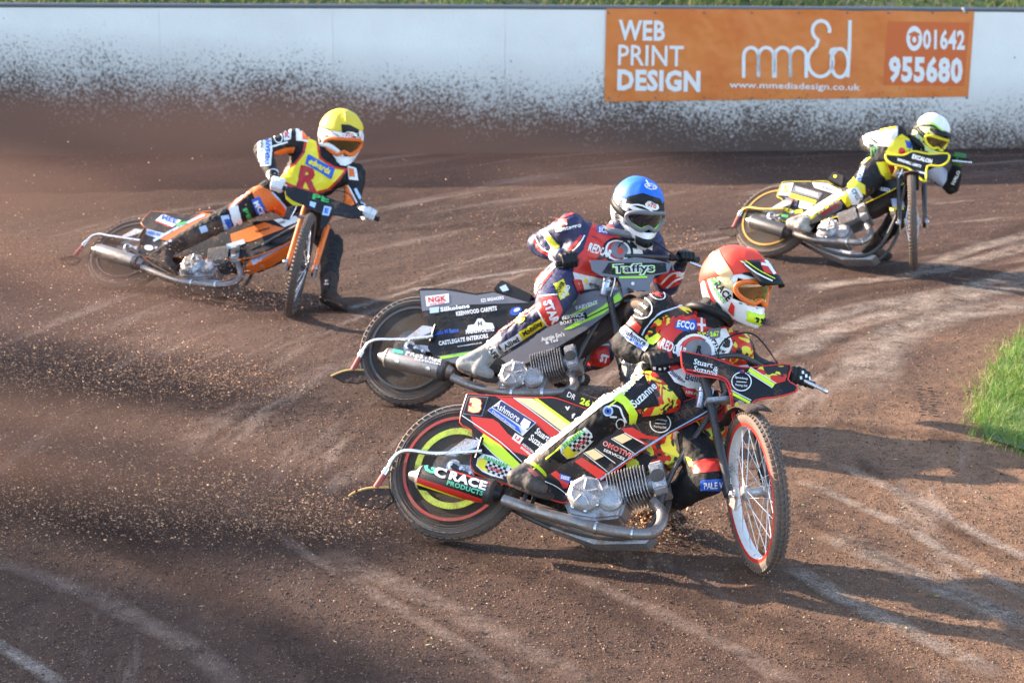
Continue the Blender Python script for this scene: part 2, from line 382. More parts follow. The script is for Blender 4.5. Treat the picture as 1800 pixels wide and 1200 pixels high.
wh = ramp(t, NZ(t, geo.outputs['Position'], 1.3, 4), [(.3, (.78, .765, .74)), (.7, (.87, .855, .83))])
haze = nn(t, 'ShaderNodeMapRange', i_From_Min=-.45, i_From_Max=.45, i_To_Min=0., i_To_Max=.75); t.links.new(hgt, haze.inputs[0])
c0 = mixc(t, haze.outputs[0], wh.outputs[0], (.26, .19, .165)); c = mixc(t, r.outputs[0], c0, (.080, .048, .038)); t.links.new(c, p.inputs['Base Color']); p.inputs['Roughness'].default_value = .6
bb = nn(t, 'ShaderNodeBump', i_Strength=.5, i_Distance=.01); t.links.new(sp, bb.inputs['Height']); t.links.new(bb.outputs[0], p.inputs['Normal'])
fence = thing('safety_fence', 'long white boarded safety fence splashed with brown shale along the outside of the bend', 'fence', (0, 20, 0))
s = i292-jw*16; cap = mat('fence cap', (.12, .13, .15), .5, dirt=.2)
PANELS = []
while s < FS[-1]-jw:
    if s > 0:
        qs = [fpoint(s+.001+(jw-.002)*k/4) for k in range(5)]; a = qs[0][0]; b = qs[-1][0]; dirn = (b-a).normalized(); nrm = V((dirn.y, -dirn.x, 0))
        if nrm.y > 0 and abs(a.x) < 8: nrm = -nrm
        tilt = (random.random()-.5)*.004; mb = MB()
        prof = [((.0, .0), (.018, -.02), (.018, 1), (.0, 1), (-.03, 1), (-.03, -.02))]
        rings = [[p_+nrm*(.012+tilt)+V((0, 0, -.1)), p_+nrm*(.012+tilt)+V((0, 0, z_)), p_-nrm*.02+V((0, 0, z_)), p_-nrm*.02+V((0, 0, -.1))] for p_, z_ in qs]
        mb.ring_loft(rings); PANELS.append(mb.build('panel', MATS['fence'], fence, 30))
        if (s > i292-jw*3 and s < i292+jw*7):
            for zz_ in (.35, .95): 
                q_ = qs[0][0]+dirn*.06; MB().lathe(q_+nrm*.012+V((0, 0, zz_)), nrm, [(0, .009), (.004, .008), (.006, .0)], 8).build('bolt', cap, fence)
            MB().box(qs[0][0]-nrm*.06+V((0, 0, .6)), dirn, nrm, (0, 0, 1), .08, .06, 1.4).build('post', cap, fence)
    s += jw
pts = [fpoint(x_) for x_ in np.arange(max(0, i292-jw*16), FS[-1]-jw, .8)]
MB().tube([p_+V((0, 0, z_+.012)) for p_, z_ in pts], .026, 8, ref=(0, 0, 1)).build('top_rail', cap, fence)

# ------------------------------------------------------------------ advertising banner
m, t, p = nodes('banner'); MATS['banner'] = m; tc = nn(t, 'ShaderNodeNewGeometry')
a = ramp(t, NZ(t, tc.outputs['Position'], 1.6, 3), [(.3, (.66, .155, .022)), (.7, (.74, .235, .05))]); sp_ = ramp(t, NZ(t, tc.outputs['Position'], 34, 2), [(.62, (0, 0, 0)), (.70, (1, 1, 1))])
sepb = nn(t, 'ShaderNodeSeparateXYZ'); t.links.new(tc.outputs['Position'], sepb.inputs[0]); lo = nn(t, 'ShaderNodeMapRange', i_From_Min=.9, i_From_Max=.5, i_To_Min=0., i_To_Max=.8); t.links.new(sepb.outputs[2], lo.inputs[0])
c = mixc(t, MM(t, 'MULTIPLY', sp_.outputs[0], lo.outputs[0]), a.outputs[0], (.15, .07, .05)); t.links.new(c, p.inputs['Base Color']); p.inputs['Roughness'].default_value = .45
nb = NZ(t, tc.outputs['Position'], 3, 2); b_ = nn(t, 'ShaderNodeBump', i_Strength=.35, i_Distance=.08); t.links.new(nb, b_.inputs['Height']); t.links.new(b_.outputs[0], p.inputs['Normal'])
def wallpt(px, py, off=.02):
    g, z = fence_at(px); d = ray(px, py); return CAM+d*((g.y-off-CAM.y)/d.y)
banner = thing('advertising_banner', 'long orange advertising banner with white lettering fixed to the white fence', 'banner', wallpt(1385, 176))
top = [wallpt(x_, np.interp(x_, [1065, 1714], [15.5, 19]), .026+.0012*math.sin(x_*.045)) for x_ in np.linspace(1066, 1713, 28)]
bot = [wallpt(x_, np.interp(x_, [1062, 1702], [179, 170]), .026+.0012*math.sin(x_*.045)) for x_ in np.linspace(1062, 1702, 28)]
mb = MB(); vs = [v for k in range(7) for v in [t_.lerp(b2, k/6) for t_, b2 in zip(top, bot)]]
mb.add(vs, [(k*28+i, k*28+i+1, (k+1)*28+i+1, (k+1)*28+i) for k in range(6) for i in range(27)])
cloth = mb.build('banner_sheet', MATS['banner'], banner); bt = bvh(cloth)
WHT = mat('banner white', (.80, .80, .80), .5); ORD = mat('banner dark orange', (.64, .13, .025), .5)
poly([(1560, 38), (1705, 40), (1694, 152), (1552, 150)], bt, ORD, cloth, 'printed_panel', 1, 30)
for s_, cx, cy, w_, h_, bo in (('WEB', 1128, 54, 82, 36, .03), ('PRINT', 1144, 98, 115, 36, .012), ('DESIGN', 1158, 142, 146, 38, .05), ('01642', 1659, 70, 74, 36, .035), ('955680', 1627, 123, 130, 48, .07), ('www.mmediadesign.co.uk', 1397, 153, 230, 15, .012)):
    write(s_, cx, cy, w_, h_, -1.2, bt, WHT, cloth, 3, bo, maxe=10, name='lettering')
def arcpts(cx, cy, rx, ry, a0, a1, n=14): return [(cx+rx*math.cos(R(a0+(a1-a0)*k/n)), cy-ry*math.sin(R(a0+(a1-a0)*k/n))) for k in range(n+1)]
LOGO = []
for x0 in (1307, 1336, 1364, 1392): LOGO.append([(x0, 137), (x0+.5, 104)]) if False else None
def hump(x0, x1, yb=137, yt=84): return [(x0, yb)]+arcpts((x0+x1)/2, yt+15, (x1-x0)/2, 15, 180, 0)+[(x1, yb)]
strokes = [hump(1307, 1333), hump(1333, 1360), hump(1362, 1389), hump(1389, 1417), [(1494, 36), (1493, 80), (1490, 136)],
           arcpts(1476, 111, 15, 25, 0, 360, 22), arcpts(1443, 54, 15, 17, -15, 250, 16)+arcpts(1442, 108, 22, 27, 110, 395, 22)+[(1461, 88), (1470, 86)]]
for st_ in strokes:
    v_, f_ = stroke(st_, 6.2); lay(v_, f_, bt, WHT, cloth, 'logo_stroke', 4, 12)
v_, f_ = circ(1607, 68, 14, 22); lay(v_, f_, bt, WHT, cloth, 'phone_symbol', 3)
v_, f_ = circ(1607, 70, 7.5, 11, hole=.5); lay(v_, f_, bt, ORD, cloth, 'phone_symbol', 4)
v_, f_ = stroke([(1598, 62), (1607, 57), (1616, 62)], 4); lay(v_, f_, bt, ORD, cloth, 'phone_symbol', 4)
for x_ in (1070, 1152, 1238, 1322, 1405, 1490, 1562, 1640, 1700):
    for y_ in (20, 172):
        q_ = wallpt(x_, y_+(3 if y_ < 50 else 0), .03); MB().lathe(q_, (0, -1, 0), [(0, .012), (.004, .010), (.005, 0)], 8).build('eyelet', cap, banner)
MB().tube([wallpt(1692, 14, .05), wallpt(1695, 22, .05)], .012, 6).build('clip', mat('clip', (.6, .62, .65), .4), banner)

# ------------------------------------------------------------------ grass bank behind the fence, grass verge inside the bend
M_BANK, t, p = nodes('bank grass'); tc = nn(t, 'ShaderNodeNewGeometry')
r = ramp(t, NZ(t, tc.outputs['Position'], 2.2, 5, .7), [(.3, (.035, .055, .02)), (.5, (.09, .13, .04)), (.62, (.19, .15, .10)), (.75, (.13, .19, .06))]); t.links.new(r.outputs[0], p.inputs['Base Color']); p.inputs['Roughness'].default_value = .95
bx = np.linspace(-60, 60, 160); by = np.linspace(0, 1, 14); mb = MB(); vs = []
for k in by:
    for x_ in bx: vs.append((x_, 21.7+k*16+.5*abs(x_)*.02, .75+k*7+.25*float(vnoise(np.array(x_), np.array(k*16.), 1.6, 21))))
mb.add(vs, [(k*160+i, k*160+i+1, (k+1)*160+i+1, (k+1)*160+i) for k in range(13) for i in range(159)])
struct(mb.build('grass_bank', M_BANK, None, 60))
def blades(name, P, hh, wd, m, lean=.5):
    n = len(P); a = rng.random(n)*2*PI; d = np.stack([np.cos(a), np.sin(a), np.zeros(n)], -1); l = np.stack([rng.normal(size=n)*lean+.15, rng.normal(size=n)*lean, np.zeros(n)], -1)
    z = np.array([0, 0, 1.]); H_ = hh[:, None]
    b0 = P-d*wd/2; b1 = P+d*wd/2; m0 = P-d*wd*.4+z*H_*.5+l*H_*.3; m1 = P+d*wd*.4+z*H_*.5+l*H_*.3; tp = P+z*H_*.85+l*H_*.95
    v = np.stack([b0, b1, m1, m0, tp], 1).reshape(-1, 3); k = np.arange(n)[:, None]*5
    f = np.concatenate([k+np.array([[0, 1, 2]]), k+np.array([[0, 2, 3]]), k+np.array([[3, 2, 4]])], 1).reshape(-1, 3)
    me = bpy.data.meshes.new(name); me.vertices.add(len(v)); me.vertices.foreach_set('co', v.astype(np.float32).ravel())
    me.loops.add(f.size); me.loops.foreach_set('vertex_index', f.ravel().astype(np.int32)); me.polygons.add(len(f)); me.polygons.foreach_set('loop_start', np.arange(0, f.size, 3, dtype=np.int32)); me.update()
    return link(name, me, m, None, 0)
def grassmat(name, cols):
    m, t, p = nodes(name); g = nn(t, 'ShaderNodeNewGeometry'); r = ramp(t, g.outputs['Random Per Island'], cols); t.links.new(r.outputs[0], p.inputs['Base Color']); p.inputs['Roughness'].default_value = .55
    tr = nn(t, 'ShaderNodeBsdfTranslucent'); t.links.new(r.outputs[0], tr.inputs[0]); mx = nn(t, 'ShaderNodeMixShader'); mx.inputs[0].default_value = .45
    out = t.nodes['Material Output']; t.links.new(p.outputs[0], mx.inputs[1]); t.links.new(tr.outputs[0], mx.inputs[2]); t.links.new(mx.outputs[0], out.inputs[0]); return m
n = 26000; x_ = rng.uniform(-8, 8, n); k_ = rng.random(n)**1.5*.35
P = np.stack([x_, 21.7+k_*16, .75+k_*7], -1); hh = .10+.30*rng.random(n)*(vnoise(x_, k_*16, .8, 31)+.6)
o = blades('bank_grass', P, hh, .018, grassmat('bank blades', [(0, (.03, .06, .015)), (.5, (.08, .14, .03)), (.8, (.16, .2, .06)), (1, (.26, .22, .13))])); tag(o, 'rough green grass growing on the bank behind the white fence', 'grass', kind='stuff')
edge_px = [(2100, 560), (1800, 583), (1755, 610), (1722, 650), (1705, 700), (1690, 745), (1700, 775), (1755, 792), (1800, 812), (1900, 850), (2150, 905)]
edge = [ground(*e) for e in edge_px]; EX = [e.x for e in edge]; EY = [e.y for e in edge]
mb = MB(); ring = [V((e.x+.10, e.y, .02)) for e in edge]; far = [V((16, EY[-1]-1, .035)), V((16, EY[0]+1, .035))]
mb.add(ring+far, [tuple(range(len(ring)+2))]); 
M_VERGE, t, p = nodes('verge soil'); tc = nn(t, 'ShaderNodeNewGeometry'); r = ramp(t, NZ(t, tc.outputs['Position'], 8, 4), [(.3, (.04, .06, .02)), (.7, (.10, .13, .04))]); t.links.new(r.outputs[0], p.inputs['Base Color'])
struct(mb.build('grass_verge', M_VERGE, None, 0))
def inside(x, y):
    c = np.zeros(len(x), bool); pts_ = [(p_.x, p_.y) for p_ in ring+far]; j = len(pts_)-1
    for i in range(len(pts_)):
        (xi, yi), (xj, yj) = pts_[i], pts_[j]; c ^= ((yi > y) != (yj > y)) & (x < (xj-xi)*(y-yi)/(yj-yi+1e-12)+xi); j = i
    return c
n = 190000; x_ = rng.uniform(2.0, 4.6, n); y_ = rng.uniform(7.8, 13.6, n); jx = rng.normal(size=n)*.06
k_ = inside(x_+jx, y_+rng.normal(size=n)*.06); x_, y_ = x_[k_], y_[k_]; cl = vnoise(x_, y_, .22, 41)+.5
hh = .02+.095*rng.random(len(x_))*(.2+1.2*cl); hh[rng.random(len(x_)) < .02] *= 1.7
o = blades('verge_grass', np.stack([x_, y_, np.full(len(x_), .0)], -1), hh, .0035, grassmat('verge blades', [(0, (.05, .12, .012)), (.5, (.11, .24, .025)), (.84, (.20, .33, .05)), (.95, (.45, .42, .18)), (1, (.6, .52, .3))]), .6)
tag(o, 'bright green tufted grass growing on the inside verge of the bend', 'grass', kind='stuff')


# ------------------------------------------------------------------ materials for the motorcycles and riders
BLK = mat('black plastic', (.012, .012, .014), .42, dirt=.38, spec=.3); TYRE = mat('tyre rubber', (.085, .080, .076), .7, dirt=.85, bump=.4, bscale=200)
ALU = mat('cast aluminium', (.50, .50, .52), .40, .8, dirt=.60, bump=.25, bscale=120); STEEL = mat('bright steel', (.72, .72, .74), .22, .95, dirt=.3)
PIPE = mat('exhaust steel', (.30, .285, .28), .36, .9, dirt=.62); DKM = mat('dark metal', (.06, .06, .065), .45, .5, dirt=.4)
WHITE = mat('white print', (.80, .80, .80), .5, dirt=.22); RED = mat('red print', (.62, .03, .02), .42, dirt=.2); YEL = mat('fluorescent yellow', (.66, .86, .03), .45, dirt=.16)
BLACKP = mat('black print', (.011, .011, .013), .55, dirt=.2, spec=.3); CREAM = mat('cream print', (.80, .66, .36), .45, dirt=.1); NAVY = mat('navy print', (.02, .03, .13), .45, dirt=.2)
BLUE = mat('blue print', (.02, .10, .50), .45, dirt=.1); GREEN = mat('green print', (.05, .42, .10), .5); MINT = mat('mint print', (.10, .60, .35), .5); ORANGE = mat('orange print', (.80, .16, .02), .45, dirt=.22)
GOLD = mat('gold anodised', (.60, .36, .10), .35, .7, dirt=.3); PINK = mat('faded red rubber', (.42, .10, .09), .7, dirt=.4); WOOD = mat('pale edge', (.55, .36, .12), .6, dirt=.2)
MUD = mat('caked mud', (.045, .028, .023), .95, bump=.8, bscale=50); GREYP = mat('grey print', (.16, .16, .185), .42, dirt=.25); LIME = mat('lime print', (.42, .80, .06), .45, dirt=.12); YELP = mat('yellow print', (.80, .66, .02), .45, dirt=.15)
CAMO = camo('red yellow camouflage', (.60, .025, .012), (.72, .66, .05), (.02, .015, .015), 13.); SPK = mat('spoke steel', (.80, .80, .82), .3, .7); WHEELWHITE = mat('white rim paint', (.70, .70, .70), .4, dirt=.35)
DISC = mat('wheel disc', (.05, .055, .06), .28, dirt=.42, coat=.4)

def lrp(a, b, t): return a+(b-a)*t
def front_wheel(B, S, hub, parent, rimcol, flange, hubm):
    """spoked front wheel: hub -> tyre, rim, spokes. S is the steered frame"""
    ax = S.n; w = MB().lathe(hub-ax*.06, ax, [(0, .012), (.0, .03), (.01, .034), (.018, .034), (.03, .020), (.09, .020), (.102, .034), (.11, .034), (.12, .03), (.12, .012)], 24).build('front_wheel', hubm, parent)
    R0 = .323; prof = []
    for k in range(14): q = 2*PI*k/14; prof.append((math.cos(q)*.030, R0-.004+math.sin(q)*.036))
    mb = MB().lathe(hub, ax, prof, 72, True)
    t1 = ax.orthogonal().normalized(); t2 = ax.cross(t1)
    for row, (off, rad) in enumerate(((-.022, .342), (-.0075, .3535), (.0075, .3535), (.022, .342))):
        n_ = 76
        for k in range(n_):
            q = 2*PI*(k+.5*(row % 2))/n_; d = t1*math.cos(q)+t2*math.sin(q); tg = ax.cross(d)
            nd = (d+ax*(off*16)).normalized(); mb.box(hub+d*rad+ax*off, tg, nd.cross(tg), nd, .017, .011, .012)
    mb.build('tyre', TYRE, w, 50)
    MB().lathe(hub, ax, [(-.024, .303), (-.024, .288), (-.012, .283), (0, .279), (.012, .283), (.024, .288), (.024, .303), (0, .300)], 72, True).build('rim', rimcol, w, 50)
    for sgn in (-1, 1): MB().lathe(hub+ax*.0245*sgn, ax, [(-.003, .289), (.003, .289), (.003, .304), (-.003, .304)], 72, True).build('rim_flange', flange, w, 50)
    for k in range(32):
        q = 2*PI*k/32; sg = 1 if k % 2 else -1; d = t1*math.cos(q)+t2*math.sin(q); q2 = q+(.75 if (k//2) % 2 else -.75); d2 = t1*math.cos(q2)+t2*math.sin(q2)
        MB().tube([hub+ax*.048*sg+d2*.030, hub+d*.281+ax*.004*sg], .0016, 5).build('spoke', SPK, w, 0)
    return w
def rear_wheel(B, parent, flange, ring, ringm, hubm, disc=True):
    c = B.W((0, .33, 0)); ax = B.n
    w = MB().lathe(c-ax*.07, ax, [(0, .012), (0, .035), (.03, .04), (.11, .04), (.14, .035), (.14, .012)], 24).build('rear_wheel', hubm, parent)
    prof = []
    for k in range(16): q = 2*PI*k/16; prof.append((math.cos(q)*.044*(1 if abs(math.cos(q)) < .9 else .97), .285+math.sin(q)*.043))
    mb = MB().lathe(c, ax, prof, 80, True); t1 = ax.orthogonal().normalized(); t2 = ax.cross(t1)
    for off, rad in ((-.034, .309), (-.0115, .327), (.0115, .327), (.034, .309)):
        for k in range(56):
            q = 2*PI*(k+(.5 if off in (-.0115, .034) else 0))/56; d = t1*math.cos(q)+t2*math.sin(q); tg = ax.cross(d); nd = (d+ax*off*14).normalized(); mb.box(c+d*rad+ax*off, tg, nd.cross(tg), nd, .027, .018, .005)
    for rr in (.262, .274, .286): mb.lathe(c+ax*(.0435 if rr > .27 else .042), ax, [(-.001, rr-.002), (.0016, rr), (-.001, rr+.002)], 80)
    mb.build('tyre', TYRE, w, 50)
    MB().lathe(c, ax, [(-.034, .253), (-.034, .235), (-.015, .225), (.015, .225), (.034, .235), (.034, .253)], 64, True).build('rim', DKM, w, 50)
    for sgn in (-1, 1): MB().lathe(c+ax*.038*sgn, ax*sgn, [(.001, .236), (.009, .238), (.009, .252), (.001, .254)], 64, True).build('rim_flange', flange, w, 50)
    if disc:
        for sgn in (-1, 1): MB().lathe(c+ax*.030*sgn, ax, [(0, .237), (.004*sgn, .237), (.012*sgn, .12), (.016*sgn, .03), (.010*sgn, .03), (.008*sgn, .12)], 64, True).build('wheel_disc', DISC, w, 50)
    if ring: MB().lathe(c+ax*.043, ax, [(-.004, ring-.016), (.004, ring-.014), (.004, ring+.014), (0, ring+.016)], 48, True).build('cover_ring', ringm, w, 50)
    return w

def steer_frame(B, hub, delta, rake=21.5):
    r, d = R(rake), R(delta); A = B.u*math.cos(r)-B.f*math.sin(r); F0 = B.f*math.cos(r)+B.u*math.sin(r)
    n = B.n*math.cos(d)-F0*math.sin(d); return Frame(hub, A.cross(n), A, n)

def bike(spec, label):
    B = spec['B']; g = lambda p, w=0.: B.at(p[0], p[1], w); n = B.n
    T = thing('racing_motorcycle', label, 'motorcycle', (B.o.x, B.o.y, 0), 'speedway motorcycles sliding round the bend')
    spec['T'] = T; out = {}
    fh = spec.get('fhub'); hub = B.W(spec.get('hub', (1.40, .36, .10))) if fh is None else ground(*fh[1:]) if fh[0] == 'z' else B.at(*fh)
    S = steer_frame(B, hub, spec['steer'])
    if 'wn' in spec: wn = V(spec['wn']).normalized(); A = (S.u-wn*S.u.dot(wn)).normalized(); S = Frame(hub, A.cross(wn), A, wn)
    spec['S'] = S; print('hub local', [round(c, 2) for c in B.L(hub)])
    low = hub.z-.357*math.sqrt(max(0, 1-S.n.z**2)); print('front wheel clearance', round(low, 3), 'heading n', [round(c, 2) for c in S.n])
    front_wheel(B, S, hub, T, spec['rimf'], spec['flangef'], spec['hubm']); rear_wheel(B, T, spec['flanger'], spec.get('ring', 0), spec.get('ringm'), ALU)
    # --- side panels
    P = [g(p, .085) for p in spec['panel']]; out['panel'] = MB().slab(P, n, .007).build('side_panel', spec['panelm'], T, 30)
    P2 = [p-n*.165 for p in P]; MB().slab(P2, n, .007).build('side_panel', spec['panelm'], T, 30)
    if spec.get('edgem'):
        MB().tube(spline([p-n*.0035 for p in P]+[P[0]-n*.0035], 3), .0038, 6).build('panel_edge', spec['edgem'], out['panel'])
    k0, k1 = spec['topedge']; top_ = [spec['panel'][k] for k in range(k0, k1+1)]
    vs = []; 
    for p in top_: a = g(p, .078); b = a-n*.151; vs += [a, b]
    m_ = len(top_); MB().add(vs+[v-B.u*.004 for v in vs], [(2*i, 2*i+1, 2*i+3, 2*i+2) for i in range(m_-1)]+[(2*m_+2*i, 2*m_+2*i+2, 2*m_+2*i+3, 2*m_+2*i+1) for i in range(m_-1)]+[(0, 2*m_, 2*m_+1, 1), (2*m_-2, 2*m_-1, 4*m_-1, 4*m_-2)]).build('mudguard', spec['panelm'], T, 30)
    P = [g(p, .07) for p in spec['pad']]; out['pad'] = MB().slab(P, n, .14).build('seat', spec.get('padm', BLK), T, 30, .006)
    # --- frame spine, down tubes
    a, b = spec['strip']; P = [g(p, .045) for p in a+b[::-1]]; out['strip'] = MB().slab(P, n, .09).build('frame_cover', spec['stripm'], T, 30, .004)
    crown = hub+S.u*.60-S.f*.045; headb = hub+S.u*.50-S.f*.045
    MB().tube([headb-S.u*.0, crown+S.u*.02], .03, 14).build('steering_head', DKM, T)
    for w_ in (.06, -.06): MB().tube(spline([headb+n*w_*.3, B.W((1.02, .42, w_)), B.W((.95, .14, w_)), B.W((.7, .085, w_)), B.W((.35, .17, w_)), B.W((0., .33, w_*1.5))], 6), .013, 8).build('frame_tube', spec.get('framem', DKM), T)
    MB().tube([B.W((.36, .2, -.06)), B.W((.42, .68, -.03)), B.W((.36, .2, .06))], .011, 8).build('seat_stay', DKM, T)
    MB().slab([B.W(p) for p in ((.5, .10, .05), (.72, .05, .05), (.95, .08, .05), (.98, .12, .05), (.55, .13, .05))], n, .1).build('bash_plate', ALU, T, 30)
    # --- engine
    cc = g(spec['clutch'], .10); ux = B.f; uy = B.u; e0 = g(spec['cyl'][0], .02); e1 = g(spec['cyl'][1], .02); ea = (e1-e0).normalized(); eb = n.cross(ea).normalized()
    eng = MB().slab([cc+ux*x_+uy*y_-n*.03 for x_, y_ in ((-.10, -.045), (-.06, -.105), (.06, -.11), (.17, -.085), (.19, .02), (.12, .075), (-.03, .085), (-.10, .045))], n, .15).build('engine', ALU, T, 30, .012)
    MB().lathe(cc-n*.035, n, [(0, .088), (.03, .086), (.045, .072), (.052, .060), (.050, .03), (.055, 0)], 8).build('clutch_cover', ALU, eng, 30)
    for k in range(5): q = 2*PI*k/5+.3; MB().tube([cc+n*.016+(ux*math.cos(q)+uy*math.sin(q))*.018, cc+n*.014+(ux*math.cos(q)+uy*math.sin(q))*.062], .006, 6).build('rib', ALU, eng)
    for k in range(8): q = 2*PI*k/8+.2; MB().lathe(cc-n*.012+(ux*math.cos(q)+uy*math.sin(q))*.080, n, [(0, .008), (.012, .008), (.014, .004)], 6).build('bolt', STEEL, eng)
    c2 = cc+ux*.115-uy*.005; MB().lathe(c2-n*.04, n, [(0, .062), (.03, .060), (.042, .045), (.045, 0)], 16).build('timing_cover', ALU, eng, 30)
    Lc = (e1-e0).length; MB().tube([e0, e1], .045, 16).build('cylinder', ALU, eng)
    nf = 13
    for k in range(nf):
        q_ = e0.lerp(e1, (k+.4)/nf*.92); s_ = .082 if k < nf-2 else .074
        MB().slab([q_+ea*.0014+eb*(s_*x_)+n*(.085*y_) for x_, y_ in ((-1, -.7), (-.75, -1), (.75, -1), (1, -.7), (1, .7), (.75, 1), (-.75, 1), (-1, .7))], ea, .0032).build('cooling_fin', ALU, eng, 0)
    MB().slab([e1+eb*(.078*x_)+n*(.078*y_)+ea*.062 for x_, y_ in ((-1, -.7), (-.7, -1), (.7, -1), (1, -.6), (1, .7), (.75, 1), (-.75, 1), (-1, .6))], ea, .062).build('cylinder_head', ALU, eng, 30, .006)
    MB().lathe(e1+ea*.03+n*.078, n, [(0, .032), (.006, .030), (.007, 0)], 18).build('head_cap', DKM, eng)
    MB().box(e1+ea*.03+n*.080-eb*.0, ea, eb, n, .028, .10, .004).build('head_plate', ALU, eng)
    up_ = eb if eb.dot(B.u) > 0 else -eb
    MB().tube([e1+up_*.06+ea*.03, e1+up_*.13+ea*.01-n*.0, e1+up_*.17-B.f*.06], [.022, .026, .03], 12).build('carburettor', DKM, eng)
    # --- exhaust
    E_ = spec['exhaust']; ew = spec.get('exw', None) or [.05]+[.05+.15*min(1, k/3) for k in range(1, len(E_))]
    pp = spline([g(p, w_) for p, w_ in zip(E_, ew)], 6); er = spec.get('er', .024)
    ex = MB().tube(pp, er, 14).build('exhaust_pipe', PIPE, T)
    for k in (int(len(pp)*.45), int(len(pp)*.62)): MB().tube([pp[k], pp[k].lerp(pp[k+1], .5)], er+.005, 14).build('pipe_clamp', STEEL, ex)
    a, b = [g(p, .17) for p in spec['sil']]; ax = (b-a).normalized(); L_ = (b-a).length; sr = spec['silr']
    out['sil'] = MB().lathe(a, ax, [(-.03, er), (0, sr*.72), (.012, sr), (L_-.012, sr), (L_, sr*.9), (L_+.012, sr*.55), (L_+.012, .0)], 24).build('silencer', spec['silm'], T, 50)
    out['cap'] = MB().lathe(a, ax, [(.0, sr*.74), (.0135, sr+.002), (.045, sr+.002), (.046, sr-.002)], 24).build('end_band', DKM, out['sil'])
    MB().lathe(b, ax, [(-.012, sr+.0015), (.002, sr*.93), (.014, sr*.56), (.05, sr*.32), (.05, sr*.26), (.01, sr*.2)], 20).build('outlet', PIPE, out['sil'])
    # --- dirt deflector
    D_ = spec['defl']; k_ = spec['pink']; pd = [g(p, w_) for p, w_ in zip(D_, np.linspace(.10, .04, len(D_)))]
    df = MB().tube(spline(pd[:k_+1], 6), .011, 10).build('deflector_arm', spec.get('deflm', STEEL), T)
    MB().tube([pd[k_], pd[-1]], .015, 12).build('rubber_sleeve', PINK, df); MB().tube([pd[k_].lerp(pd[-1], -.08), pd[k_].lerp(pd[-1], .25)], .018, 10).build('hose_clamp', STEEL, df)
    fl = [g(p, .04) for p in spec['flap']]; MB().slab(fl, n, .014).build('flap', MUD, df, 30, .003)
    MB().tube(spline(fl[:spec.get('rimn', 4)], 4), .006, 8).build('flap_rim', spec.get('flapm', WOOD), df)
    q_ = g(spec['clamp'], .10); MB().slab([q_+B.f*x_+B.u*y_ for x_, y_ in ((-.06, -.03), (.0, -.03), (.09, .02), (.12, .055), (.03, .06), (-.01, .02))], n, .02).build('deflector_bracket', ALU, T, 30, .003)
    MB().tube([q_+B.f*.11+B.u*.07, q_+B.f*.10-B.u*.03], .008, 8).build('strap', BLK, T)
    for k in range(3): MB().lathe(B.W((.0+k*.05, .33-.015*k, .075)), n, [(0, .022-.004*k), (.014, .02-.004*k), (.018, .008), (.03, .008), (.03, 0)], 10).build('axle_nut', STEEL, T)
    MB().box(B.W((.06, .325, .07)), B.f, B.u, n, .16, .035, .012).build('axle_plate', ALU, T, 30)
    # chain on the left side
    MB().tube([B.W((0, .39, -.085)), B.W((.55, .33, -.085)), B.W((.6, .26, -.085)), B.W((.55, .21, -.085)), B.W((0, .27, -.085))], .007, 6, True).build('drive_chain', DKM, T)
    MB().lathe(B.W((0, .33, -.08)), -n, [(0, .07), (.006, .07), (.006, 0)], 32).build('sprocket', STEEL, T)
    # --- footrest
    q_ = g(spec['foot'], .10); MB().tube([q_, q_+n*.17], .012, 10).build('footrest', STEEL, T); MB().tube([q_, q_+B.u*.09], .010, 8).build('footrest_hanger', DKM, T)
    # --- tank cap, strut
    q_ = g(spec['cap'], .088); tu = (B.u*.98+B.f*.05).normalized()
    MB().lathe(q_-tu*.07, tu, [(0, .030), (.005, .026), (.05, .026), (.075, .028), (.078, .033), (.095, .033), (.098, 0)], 20).build('fuel_cap', spec.get('capm', STEEL), T, 50)
    MB().tube(spline([q_+tu*.02+n*.03, q_+B.f*.05+tu*.03+n*.035, q_+B.f*.05-tu*.08+n*.03], 5), .0035, 6).build('breather_pipe', STEEL, T)
    # --- fork (leading link)
    for sg in (1, -1):
        o_ = S.n*(.092*sg); tp = crown+o_; bt_ = hub+S.u*.03-S.f*.065+o_
        lg = MB().tube([tp, tp.lerp(bt_, .6), bt_], [.021, .019, .017], 14).build('fork_leg', spec.get('forkm', DKM), T)
        if sg == 1: out['leg'] = lg
        MB().slab([hub+o_*1.06+S.f*x_+S.u*y_ for x_, y_ in ((.02, .02), (.02, -.02), (-.05, -.06), (-.10, -.01), (-.075, .03))], S.n, .012).build('fork_link', ALU, T, 30, .003)
        MB().tube([bt_-S.f*.035+S.u*.0, bt_-S.f*.06+S.u*.12], .018, 12).build('suspension_unit', BLK, T); MB().tube([bt_-S.f*.01+S.u*.14, bt_-S.f*.06+S.u*.12], .010, 8).build('bolt', STEEL, T)
        MB().lathe(hub+o_*1.02, S.n*sg, [(0, .016), (.02, .016), (.024, .01), (.03, .0)], 10).build('axle_nut', STEEL, T)
    for h_ in (.0, -.14): MB().box(crown+S.u*h_, S.n, S.f, S.u, .23, .06, .022).build('fork_yoke', ALU, T, 30, .004)
    # front mudguard arc
    rr = []; 
    for k in range(9):
        q = R(spec.get('mg0', 42)+k*spec.get('mgs', 8)); d = S.f*math.cos(q)+S.u*math.sin(q); rr.append([hub+d*(.385+.01*abs(j)/2*-1)+S.n*(.055*j/2) for j in (-2, -1, 0, 1, 2)])
    vs = [p for r_ in rr for p in r_]; fs = [(i*5+j, i*5+j+1, i*5+j+6, i*5+j+5) for i in range(8) for j in range(4)]
    mb = MB().add(vs, fs); o_ = mb.build('front_mudguard', spec.get('mgm', MUD), T); md = o_.modifiers.new('s', 'SOLIDIFY'); md.thickness = .004
